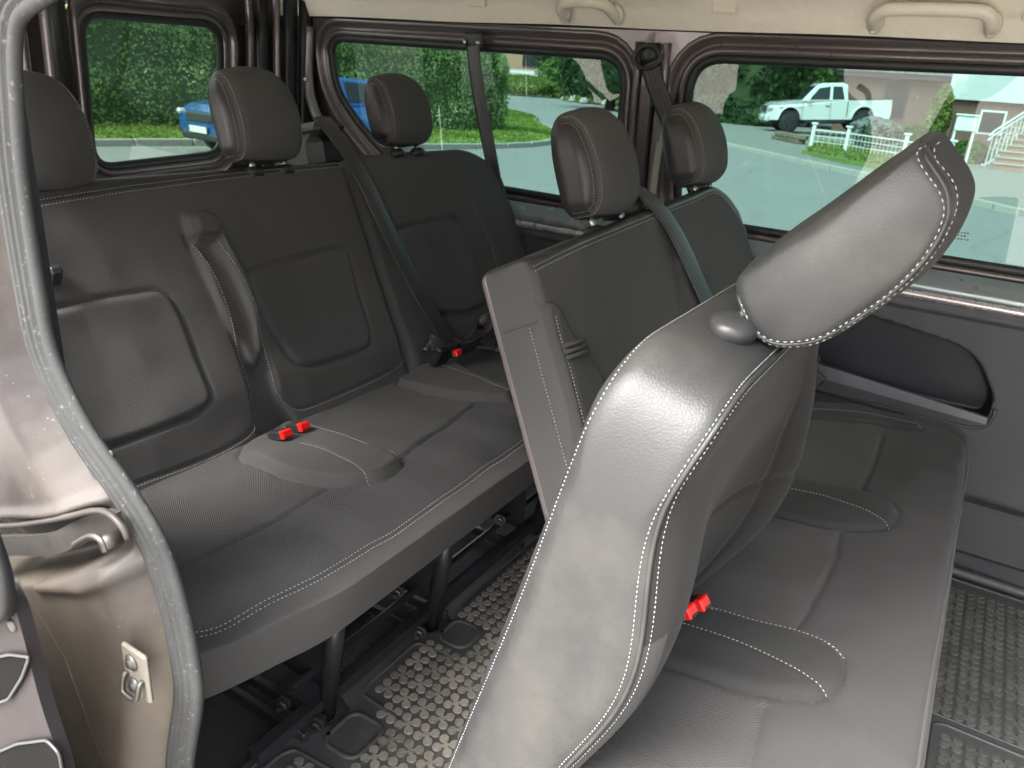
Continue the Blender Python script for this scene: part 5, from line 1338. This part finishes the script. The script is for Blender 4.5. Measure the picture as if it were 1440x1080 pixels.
bush((-11.2, 40.5, -.4), (1.3, 1.2, 1.2), 2500, 'bush', 'low round dark bush at the left of the parked pickup', M['leaf_dark'], 'bush', .1, seed=6)
bush((-13.2, 41, -.4), (1.5, 1.2, 1.3), 2500, 'bush', 'low dark bush leftmost under the trees', M['leaf_dark'], 'bush', .1, seed=7)
bush((-4.05, 30, -.35), (.75, .7, .95), 2200, 'bush', 'pale grey green lavender bush in front of the pickup rear wheel', M['leaf_grey'], 'bush', .06, seed=8)
bush((-2.9, 30.4, -.35), (.6, .6, .8), 1800, 'bush', 'small green bush behind the white fence', M['leaf_mid'], 'bush', .06, seed=9)
bush((-2.78, 38, -.35), (.42, .5, 2.3), 2600, 'bush', 'tall yellow green shrub between the garage and the white house', M['leaf_yellow'], 'bush', .09, seed=10)
bush((-.95, 27, -.35), (.6, .5, .55), 1500, 'bush', 'low green plant at the foot of the white mailbox', M['leaf_mid'], 'bush', .06, seed=11)
# far side of the bend, seen through the rear side window
bush((-41.3, 78, -.4), (3.4, 3, 8.5), 9000, 'broadleaf_tree', 'dark broad tree over the white wall at the end of the road', M['leaf_dark'], 'tree', .3, trunk=2, seed=12)
bush((-34.2, 66, -.4), (3.1, 3., 3.9), 8000, 'bush', 'large rounded green bush at the bend of the road', M['leaf_mid'], 'bush', .2, seed=13)
bush((-31.2, 63, -.4), (1.7, 1.7, 2.6), 4000, 'bush', 'smaller green bush in front of the large rounded one', M['leaf_mid'], 'bush', .16, seed=14)
bush((-27.2, 58, -.4), (1.45, 1.45, 3.5), 7000, 'conifer', 'cone shaped clipped conifer at the bend of the road', M['leaf_hedge'], 'tree', .13, cone=1, seed=15)
bush((-24.6, 58, -.4), (1.3, 1.3, 3.7), 5000, 'conifer', 'second conifer, partly behind the window pillar', M['leaf_hedge'], 'tree', .13, cone=1, seed=16)
hedge([(-31, 58), (-27, 55.5), (-22, 53), (-17, 50)], 1.2, .62, -.42, 6000, 'hedge', 'low yellow green hedge along the garden at the bend', .10, M['leaf_yellow'])
bush((-37.5, 62, -.4), (3.2, 2, 1.6), 3000, 'bush', 'low light green shrubs at the end of the hedge', M['leaf_yellow'], 'bush', .13, seed=17)
for i, (x, y, s_) in enumerate(((-29.4, 56.5, .5), (-27.8, 55, .4), (-25.4, 54, .45), (-30.8, 57.5, .35))):
    g = MB(); g.lathe((x, y, -.42), (0, 0, 1), [(0, s_), (s_*.5, s_*.9), (s_*.8, s_*.5), (s_*.9, s_*.2)], n=9); o = g.build('garden_rock', M['kerb'], None, smooth=False); tag(o, ['pale rock in front of the low hedge', 'small pale rock below the cone shaped conifer', 'pale grey rock near the right end of the low hedge', 'small rock at the left end of the low hedge'][i], 'rock')
def brick_mat(name, a, b, sc=4.5):
    t = NT(name); br = t.n('ShaderNodeTexBrick'); br.inputs['Scale'].default_value = sc; br.inputs['Color1'].default_value = a+(1,); br.inputs['Color2'].default_value = b+(1,); br.inputs['Mortar'].default_value = (.30, .27, .24, 1); br.inputs['Mortar Size'].default_value = .015
    mp = t.n('ShaderNodeMapping'); mp.inputs['Rotation'].default_value = (math.radians(90), 0, 0); t.l(t.coord(), mp.inputs[0]); t.l(mp.outputs[0], br.inputs['Vector'])
    t.l(br.outputs[0], t.p.inputs['Base Color']); t.set(Roughness=.9); return t.m
M['brick'] = brick_mat('red brown brick', (.11, .045, .03), (.16, .07, .045))
M['brick_far'] = brick_mat('orange brick', (.34, .17, .10), (.40, .21, .13))
M['white_wall'] = plain('white painted wall', (.55, .56, .56), .8, var=.06, nscale=1.5)
M['white_paint'] = plain('white gloss paint', (.78, .78, .76), .4, var=.04)
M['dark_pane'] = plain('dark window glass', (.02, .025, .03), .08, var=.1)
M['roof_metal'] = plain('grey green standing seam roof', (.24, .29, .29), .45, metal=.3)
M['fascia'] = plain('dark fascia board', (.03, .035, .035), .6)
# garage
ga = thing('garage', 'brick garage with pale metal roof behind the white pickup', 'garage', (-5.6, 43, -.4))
g = MB(); g.box((-4.8, 45, .88), (6.0, 4, 2.56)); g.build('wall', M['brick'], ga)
g = MB(); g.box((-4.8, 44.8, 2.29), (6.3, 4.6, .24), None, .02); g.build('fascia', M['fascia'], ga)
g = MB(); g.add([(-8.0, 42.4, 2.415), (-1.6, 42.4, 2.415), (-1.6, 47.3, 2.66), (-8.0, 47.3, 2.66)], [(0, 1, 2, 3)]); rf = g.build('roof', M['roof_metal'], ga)
for k in range(15):
    g = MB(); g.add([(-7.95+.42*k, 42.38, 2.42), (-7.88+.42*k, 42.38, 2.42), (-7.88+.42*k, 47.3, 2.67), (-7.95+.42*k, 47.3, 2.67), (-7.915+.42*k, 42.38, 2.50), (-7.915+.42*k, 47.3, 2.75)], [(0, 4, 5, 3), (4, 1, 2, 5), (0, 1, 4)]); g.build('roof_seam', M['roof_metal'], rf)
g = MB(); g.box((-5.2, 42.98, 1.2), (1.1, .08, 1.6)); wf = g.build('window', M['fascia'], ga)
g = MB(); g.box((-5.2, 42.93, 1.2), (.94, .04, 1.44)); g.build('pane', M['dark_pane'], wf)
# house at the right
ho = thing('house', 'white rendered house over a brick ground floor at the right', 'house', (1.5, 41, -.4))
g = MB(); g.box((2.3, 43, .50), (10.1, 4, 1.9)); g.build('wall', M['brick'], ho, label='brick ground floor')
g = MB(); g.box((2.3, 42.9, 3.05), (10.3, 4.3, 3.2)); g.build('upper_wall', M['white_wall'], ho, label='white upper wall')
for x in (-.9, 1.5, 4.5):
    g = MB(); g.box((x, 40.98, .6), (1.0, .06, 1.0)); wf = g.build('window', M['white_paint'], ho); g = MB(); g.box((x, 40.94, .6), (.84, .03, .84)); g.build('pane', M['dark_pane'], wf)
# brick steps with a white railing
sp_ = thing('steps', 'brick entrance steps with pale treads in front of the house', 'steps', (.3, 25.5, -.4))
for k in range(8):
    g = MB(); g.box((1.1, 25.0+.32*k, -.40+.07+.15*k), (2.6, .32, .14), None, .006); g.build('riser', M['brick_far'], sp_)
    g = MB(); g.box((1.1, 24.98+.32*k, -.40+.16+.15*k), (2.7, .37, .035), None, .006); g.build('tread', M['kerb'], sp_)
    if k: g = MB(); g.box((1.1, 25.0+.32*k, -.40+.075*k-.005), (2.58, .31, .15*k-.01)); g.build('step_base', M['brick_far'], sp_)
rl = thing('railing', 'white ornamental metal railing rising with the entrance steps', 'railing', (-.3, 24.8, -.4))
def rz(t): return -.40+.95*t
for k in range(12):
    t = k/11; x = -.42+1.0*t; y = 24.8+2.6*t; g = MB(); g.cyl((x, y, rz(t)), (x, y, rz(t)+.85), .015, n=6); g.build('baluster', M['white_paint'], rl)
for dz, r_ in ((.10, .022), (.85, .03), (.97, .024)):
    V, F = tube([(-.50, 24.6, -.40+dz-.12*(dz > .8)), (-.42, 24.8, -.40+dz), (.58, 27.4, rz(1)+dz), (.95, 28.2, rz(1)+dz)], r_, 8); mk('rail', V, F, M['white_paint'], rl)
for k in range(5):
    t = .15+.17*k; x0_, y0_ = -.42+1.0*t, 24.8+2.6*t; V, F = tube([(x0_+.05*math.cos(a)*(1-a/14), y0_+.12*math.cos(a)*(1-a/14), rz(t)+.48+.15*math.sin(a)*(1-a/14)) for a in np.linspace(0, 9, 22)], .011, 5); mk('scroll', V, F, M['white_paint'], rl)
# mailbox board
mb_ = thing('mailbox', 'white mailbox board on two legs near the pavement', 'mailbox', (-1.0, 24, -.4))
bx = [(-1.330,0.896),(-0.831,0.937),(-0.789,0.521),(-1.193,0.483)]
g = MB(); x0, x1 = bx[0][0], bx[1][0]; zt_, zb_ = bx[0][1], bx[2][1]
g.box(((x0+x1)/2, 24, (zt_+zb_)/2), (x1-x0, .14, zt_-zb_), None, .02); g.build('box', M['white_paint'], mb_)
g = MB(); g.box(((x0+x1)/2, 23.99, zt_+.02), (x1-x0+.08, .2, .04), None, .01); g.build('lid', M['white_paint'], mb_)
for x in (x0+.03, x1-.03): g = MB(); g.box((x, 24.0, (zb_-.4)/2), (.06, .06, zb_+.4+.0), None, .008); g.build('leg', M['white_paint'], mb_)
g = MB(); g.cyl((-1.45, 25, -.4), (-1.45, 25, .95), .02, n=8); tag(g.build('marker_pole', M['zinc']), 'thin grey pole standing left of the white mailbox', 'pole')
# white fence on its grass bank
bank = [(-4.810,22.853),(-5.708,29.381),(-4.293,27.933),(-1.991,23.829),(-1.403,19.178),(-2.017,19.783),(-3.294,20.767)]
sheet('grass_bank', bank, -.30, .12, M['grass'], 'structure')
bk = np.array(bank); n = 4000; xy = np.stack([rng.uniform(bk[:, 0].min(), bk[:, 0].max(), n), rng.uniform(bk[:, 1].min(), bk[:, 1].max(), n)], 1); xy = xy[poly_sd(xy[:, 0], xy[:, 1], bank) < -.05]
g_ = leaves(np.c_[xy, np.full(len(xy), -.28)], np.tile((0., 0, .5), (len(xy), 1)), .06, M['leaf_yellow'], 'grass', None, rng.uniform(.2, .9, len(xy))); tag(g_, kind='stuff')
fe = thing('garden_fence', 'low white garden fence with thin rails on the grass bank before the pickup', 'fence', (-4, 24, -.3))
fp = [(-5.036,25.006),(-3.993,24.618),(-2.265,22.760),(-1.098,20.762)]
for i, (x, y) in enumerate(fp):
    g = MB(); g.box((x, y, .02), (.10, .10, .64), None, .015); g.box((x, y, .36), (.18, .16, .05), None, .01); g.build('fence_post', M['white_paint'], fe)
for i in range(len(fp)-1):
    a, b = fp[i], fp[i+1]
    for z in (-.14, .02, .18):
        g = MB(); g.cyl((a[0], a[1], z), (b[0], b[1], z), .010 if z < .1 else .018, n=6); g.build('fence_rail', M['white_paint'], fe)
    m_ = int(math.hypot(b[0]-a[0], b[1]-a[1])/.16)
    for k in range(1, m_):
        t = k/m_; g = MB(); g.cyl((a[0]+(b[0]-a[0])*t, a[1]+(b[1]-a[1])*t, -.26), (a[0]+(b[0]-a[0])*t, a[1]+(b[1]-a[1])*t, .18), .006, n=4); g.build('fence_wire', M['white_paint'], fe)
wl = [(-7.072,29.178),(-5.697,27.387)]
w_ = thing('garden_wall', 'short low brown stone wall below the pickup front wheel', 'wall', (wl[0][0], wl[0][1], -.4))
for r_ in range(2):
    for k in range(7):
        t = (k+.5*(r_ % 2))/7.3; x = wl[0][0]+(wl[1][0]-wl[0][0])*t; y = wl[0][1]+(wl[1][1]-wl[0][1])*t
        g = MB(); g.box((x, y, -.33+.15*r_), (.30, .3, .14), Matrix.Rotation(rng.uniform(-.1, .1), 3, 'Z'), .02); g.build('stone', plain('wall stone', (.16, .13, .10), .9, var=.3) if (r_, k) == (0, 0) else bpy.data.materials['wall stone'], w_)
# distant houses over the bend
h2 = thing('house', 'distant orange brick house with a dark framed window', 'house', (-46, 84, -.4))
g = MB(); g.box((-55.5, 88, 4.5), (14.0, 6, 10)); g.build('wall', M['brick_far'], h2)
g = MB(); g.box((-50.6, 84.9, 3.2), (1.8, .1, 2.0)); wf = g.build('window', M['fascia'], h2); g = MB()
for dx in (-.45, .45): g.box((-50.6+dx, 84.82, 3.2), (.75, .05, 1.7))
g.build('pane', M['dark_pane'], wf)
h3 = thing('house', 'distant white walled house behind the bushes at the end of the road', 'house', (-38, 92, -.4))
g = MB(); g.box((-47.5, 96, 2.2), (12, 5, 5.4)); g.build('wall', M['white_wall'], h3); g = MB(); g.box((-45.8, 93, 3.6), (1.0, 1, 8.2)); g.build('brick_pier', M['brick_far'], h3)
g = MB(); g.box((-44.2, 93.4, 3.5), (1.2, .1, 1.4)); g.build('window', M['dark_pane'], h3)
wf_ = thing('picket_fence', 'white picket fence at the far end of the road', 'fence', (-41.5, 76, -.4))
for k in range(16): g = MB(); g.box((-47.6+.26*k, 76, 1.0), (.12, .05, 1.5)); g.build('picket', M['white_paint'], wf_)
for z in (.6, 1.5): g = MB(); g.box((-45.6, 76.05, z), (4.3, .05, .12)); g.build('rail', M['white_paint'], wf_)

# ------------------------------------------------------------------ vehicles outside
M['car_blue'] = plain('metallic blue car paint', (.012, .13, .42), .22, metal=.35, coat=1., var=.03)
M['car_white'] = plain('white car paint', (.66, .68, .67), .25, coat=.8, var=.02)
M['tyre'] = plain('tyre rubber', (.018, .018, .018), .75)
M['lamp_clear'] = plain('clear headlamp', (.55, .57, .58), .12, metal=.5)
def V3(root, u, w, z, M4): return tuple(M4 @ Vector((u, w, z)))
def hull(name, poly, hw, mat, parent, M4, bev=.06, label=None, seg=3):
    """side profile polygon (u,z) carried between -hw and +hw; hw may be a function of (u,z)"""
    f = hw if callable(hw) else (lambda u, z: hw); n = len(poly)
    V = [(u, s_*f(u, z), z) for s_ in (-1, 1) for u, z in poly]
    F = [tuple(range(n)), tuple(range(n, 2*n))[::-1]]+[(i, n+i, n+(i+1) % n, (i+1) % n) for i in range(n)]
    bm = bmesh.new(); vs_ = [bm.verts.new(M4 @ Vector(v)) for v in V]
    for f_ in F: bm.faces.new([vs_[i] for i in f_])
    bmesh.ops.recalc_face_normals(bm, faces=bm.faces)
    if bev: 
        ed = [e for e in bm.edges if len(e.link_faces) == 2 and any(len(q.verts) == n for q in e.link_faces)]
        bmesh.ops.bevel(bm, geom=ed, offset=bev, segments=seg, affect='EDGES', clamp_overlap=True)
    me = bpy.data.meshes.new(name); bm.to_mesh(me); bm.free(); me.materials.append(mat)
    for p in me.polygons: p.use_smooth = False
    o = bpy.data.objects.new(name, me); COL.objects.link(o); o.parent = parent
    off = Vector((0, 0, 0)); q = parent
    while q is not None: off += q.location; q = q.parent
    o.location = -off
    if label: o['label'] = label
    return o
import bmesh
def wheel(c, M4, r, w, parent, rim, side):
    a = M4 @ Vector((c[0], c[1]-w/2, c[2])); b = M4 @ Vector((c[0], c[1]+w/2, c[2])); ax = (b-a).normalized()
    g = MB(); g.lathe(a, ax, [(0, r*.82), (.02, r*.96), (.05, r), (w-.05, r), (w-.02, r*.96), (w, r*.82)], n=28); o = g.build('wheel', M['tyre'], parent, smooth=True)
    s0 = a if side < 0 else b; d = -ax if side < 0 else ax; g = MB()
    g.lathe(s0-d*.03, d, [(0, r*.66), (.035, r*.66), (.038, r*.60), (.015, r*.56)], n=24)
    for k in range(6):
        an = 2*math.pi*k/6; u = ax.orthogonal().normalized(); v = ax.cross(u); dr = u*math.cos(an)+v*math.sin(an)
        R_ = Matrix((dr, ax.cross(dr), ax)).transposed(); g.box(s0+dr*r*.33+d*.012, (r*.62, r*.13, .03), R_)
    g.lathe(s0-d*.01, d, [(0, r*.13), (.03, r*.12)], n=12); g.build('rim', rim, o)
def arch_poly(pts, arches, z0):
    """insert wheel arch notches (u centre, radius) into the flat bottom edge running from high u to low u"""
    out = list(pts)
    for uc, r in arches:
        for k in range(9):
            a = math.pi*k/8; out.append((uc+r*math.cos(a), z0+r*math.sin(a)*1.0))
    return out
# pickup: u = 0 at the nose, along the truck; w to its sides
tk = thing('pickup_truck', 'white extended cab pickup truck parked in the driveway across the road', 'pickup truck', (-6.6, 36.5, -.45))
M4 = Matrix.Translation((-9.40, 36.0, -.52)) @ Matrix.Rotation(math.radians(24), 4, 'Z') @ Matrix.Rotation(math.radians(-4.6), 4, 'Y') @ Matrix.Diagonal((.955, 1, 1.09, 1))
lw = .93
body = arch_poly([(0.03, .62), (.0, .86), (.08, 1.06), (.40, 1.18), (1.30, 1.24), (1.45, 1.25), (3.40, 1.25), (3.40, 1.23), (5.22, 1.23), (5.25, .70), (5.20, .52)], [(4.10, .47)], .52)+arch_poly([], [(.98, .47)], .52)+[(.40, .52), (.10, .52)]
hull('body', body, lambda u, z: lw-.16*max(0, .5-u)/.5, M['car_white'], tk, M4, .05)
cabp = [(1.38, 1.17), (2.02, 1.76), (2.25, 1.85), (3.15, 1.86), (3.35, 1.78), (3.42, 1.17)]
hull('cab', cabp, lambda u, z: .86-.14*max(0, z-1.17)/.6, M['car_white'], tk, M4, .04)
for nm, q in (('windscreen', None), ('door_window', [(1.70, 1.20), (2.16, 1.67), (2.62, 1.73), (2.62, 1.19)]), ('rear_side_window', [(2.74, 1.20), (2.74, 1.73), (3.12, 1.72), (3.26, 1.24)])):
    if q: 
        for s_ in (-1, 1):
            V = [tuple(M4 @ Vector((u, s_*(.863-.14*max(0, z-1.17)/.6), z))) for u, z in q]+[tuple(M4 @ Vector((u, s_*(.84-.14*max(0, z-1.17)/.6), z))) for u, z in q]
            n = len(q); mk(nm, V, [tuple(range(n)), tuple(range(n, 2*n))[::-1]]+[(i, (i+1) % n, n+(i+1) % n, n+i) for i in range(n)], M['dark_pane'], tk, smooth=False)
    else:
        V = [tuple(M4 @ Vector(v)) for v in ((1.46, -.76, 1.235), (1.46, .76, 1.235), (2.0, .66, 1.74), (2.0, -.66, 1.74))]; V = [(a, b, c3+.018) for a, b, c3 in V]; mk(nm, V, [(0, 1, 2, 3)], M['dark_pane'], tk, smooth=False)
def tbox(nm, c, d, mat, bev=.01, par=None):
    g = MB(); g.box((0, 0, 0), d, M4.to_3x3(), bev); o = g.build(nm, mat, par or tk); o.location = o.location+(M4 @ Vector(c)); return o
tbox('grille', (.02, 0, .93), (.08, 1.05, .25), M['fascia'])
for s_ in (-1, 1):
    tbox('headlamp', (.16, s_*.70, .93), (.34, .30, .15), M['lamp_clear'], .04)
    tbox('mirror', (1.72, s_*1.0, 1.26), (.12, .20, .17), M['car_white'], .03)
    tbox('door_handle', (2.55, s_*.945, 1.02), (.18, .03, .035), M['fascia'])
    tbox('door_gap', (2.68, s_*.931, .86), (.014, .010, .62), M['fascia'], 0)
    tbox('door_gap', (1.50, s_*.931, .86), (.014, .010, .62), M['fascia'], 0)
    tbox('cab_gap', (3.39, s_*.90, .90), (.03, .08, .56), M['fascia'], 0)
    tbox('fender_flare', (.98, s_*.90, 1.005), (.98, .12, .05), M['car_white'], .02)
    for uc in (.98, 4.10):
        V, F = sweep([tuple(M4 @ Vector((uc+.49*math.cos(a), s_*.93, .52+.49*math.sin(a)))) for a in np.linspace(0, math.pi, 16)], [(-.03, -.03), (.03, -.03), (.03, .03), (-.03, .03)], up=(0, 1, 0)); mk('wheel_arch', V, F, M['car_white'], tk)
tbox('bumper', (.04, 0, .60), (.22, 1.70, .26), M['car_white'], .05); tbox('number_plate', (-.075, 0, .66), (.02, .50, .11), M['label_white'], 0)
tbox('skid_plate', (.12, 0, .44), (.30, 1.5, .12), M['fascia'], .03); tbox('chassis', (2.6, 0, .44), (4.4, 1.2, .16), M['fascia'], .02); tbox('side_step', (2.5, 0, .45), (1.7, 1.86, .05), M['fascia'], .01)
tbox('bed_rail', (4.32, 0, 1.24), (1.84, 1.86, .035), M['fascia'], .01); tbox('tail_lamp', (5.24, 0, .95), (.04, 1.84, .26), M['red'], .01); tbox('rear_bumper', (5.28, 0, .58), (.16, 1.7, .16), M['fascia'], .02)
tbox('arch_liner', (.98, 0, .62), (.8, 1.7, .5), M['fascia'], 0); tbox('arch_liner', (4.10, 0, .62), (.8, 1.7, .5), M['fascia'], 0)
for uc in (.98, 4.10):
    for s_ in (-1, 1): wheel((uc, s_*.80, .40), M4, .40, .26, tk, M['fascia'], s_)
# blue car, nose towards -y
cr = thing('parked_car', 'bright blue hatchback parked at the kerb in front of the hedge', 'car', (-10.9, 10, -.5))
M4 = Matrix.Translation((-10.95, 8.05, -.5)) @ Matrix.Rotation(math.radians(84), 4, 'Z') @ Matrix.Scale(.90, 4)
lw = .92
body = arch_poly([(.02, .40), (.0, .60), (.05, .76), (.28, .86), (.80, .95), (1.30, 1.00), (2.0, .99), (3.8, 1.02), (4.55, .98), (4.66, .62), (4.62, .30)], [(3.78, .36)], .30)+arch_poly([], [(.92, .36)], .30)+[(.25, .24), (.06, .28)]
hull('body', body, lambda u, z: lw-.22*max(0, .7-u)**1.6/.6-.10*max(0, z-.72)/.3, M['car_blue'], cr, M4, .07)
cabp = [(1.22, .99), (2.05, 1.40), (2.5, 1.47), (3.6, 1.43), (4.25, 1.20), (4.5, 1.0)]
hull('cabin', cabp, lambda u, z: .80-.20*max(0, z-1.0)/.5, M['car_blue'], cr, M4, .04)
for s_ in (-1, 1):
    for nm, q in (('door_window', [(1.62, 1.03), (2.10, 1.335), (2.62, 1.385), (2.62, 1.04)]), ('rear_door_window', [(2.72, 1.04), (2.72, 1.385), (3.45, 1.35), (3.85, 1.10), (3.8, 1.05)])):
        V = [tuple(M4 @ Vector((u, s_*(.806-.20*max(0, z-1.0)/.5), z))) for u, z in q]+[tuple(M4 @ Vector((u, s_*(.78-.20*max(0, z-1.0)/.5), z))) for u, z in q]
        n = len(q); mk(nm, V, [tuple(range(n)), tuple(range(n, 2*n))[::-1]]+[(i, (i+1) % n, n+(i+1) % n, n+i) for i in range(n)], M['dark_pane'], cr, smooth=False)
V = [tuple((M4 @ Vector(v))+Vector((0, 0, .015))) for v in ((1.32, -.70, 1.045), (1.32, .70, 1.045), (2.0, .58, 1.37), (2.0, -.58, 1.37))]; mk('windscreen', V, [(0, 1, 2, 3)], M['dark_pane'], cr, smooth=False)
def cbox(nm, c, d, mat, bev=.01, rz_=0):
    g = MB(); g.box((0, 0, 0), d, M4.to_3x3() @ Matrix.Rotation(math.radians(rz_), 3, 'Z'), bev); o = g.build(nm, mat, cr); o.location = o.location+(M4 @ Vector(c)); return o
cbox('grille', (.02, 0, .66), (.08, .85, .18), M['fascia'], .03); cbox('number_plate', (-.03, 0, .46), (.02, .52, .11), M['label_white'], 0); cbox('lower_intake', (.02, 0, .34), (.10, 1.10, .12), M['fascia'], .03)
for s_ in (-1, 1):
    cbox('headlamp', (.20, s_*.60, .72), (.46, .24, .11), M['lamp_clear'], .04, s_*-22); cbox('fog_intake', (.16, s_*.66, .42), (.26, .24, .10), M['fascia'], .02, s_*-18); cbox('mirror', (1.55, s_*.98, 1.03), (.14, .18, .12), M['car_blue'], .03)
    for uc in (.92, 3.78): wheel((uc, s_*.80, .31), M4, .31, .22, cr, M['zinc'], s_)
for uc in (.92, 3.78): cbox('arch_liner', (uc, 0, .42), (.66, 1.66, .44), M['fascia'], 0)
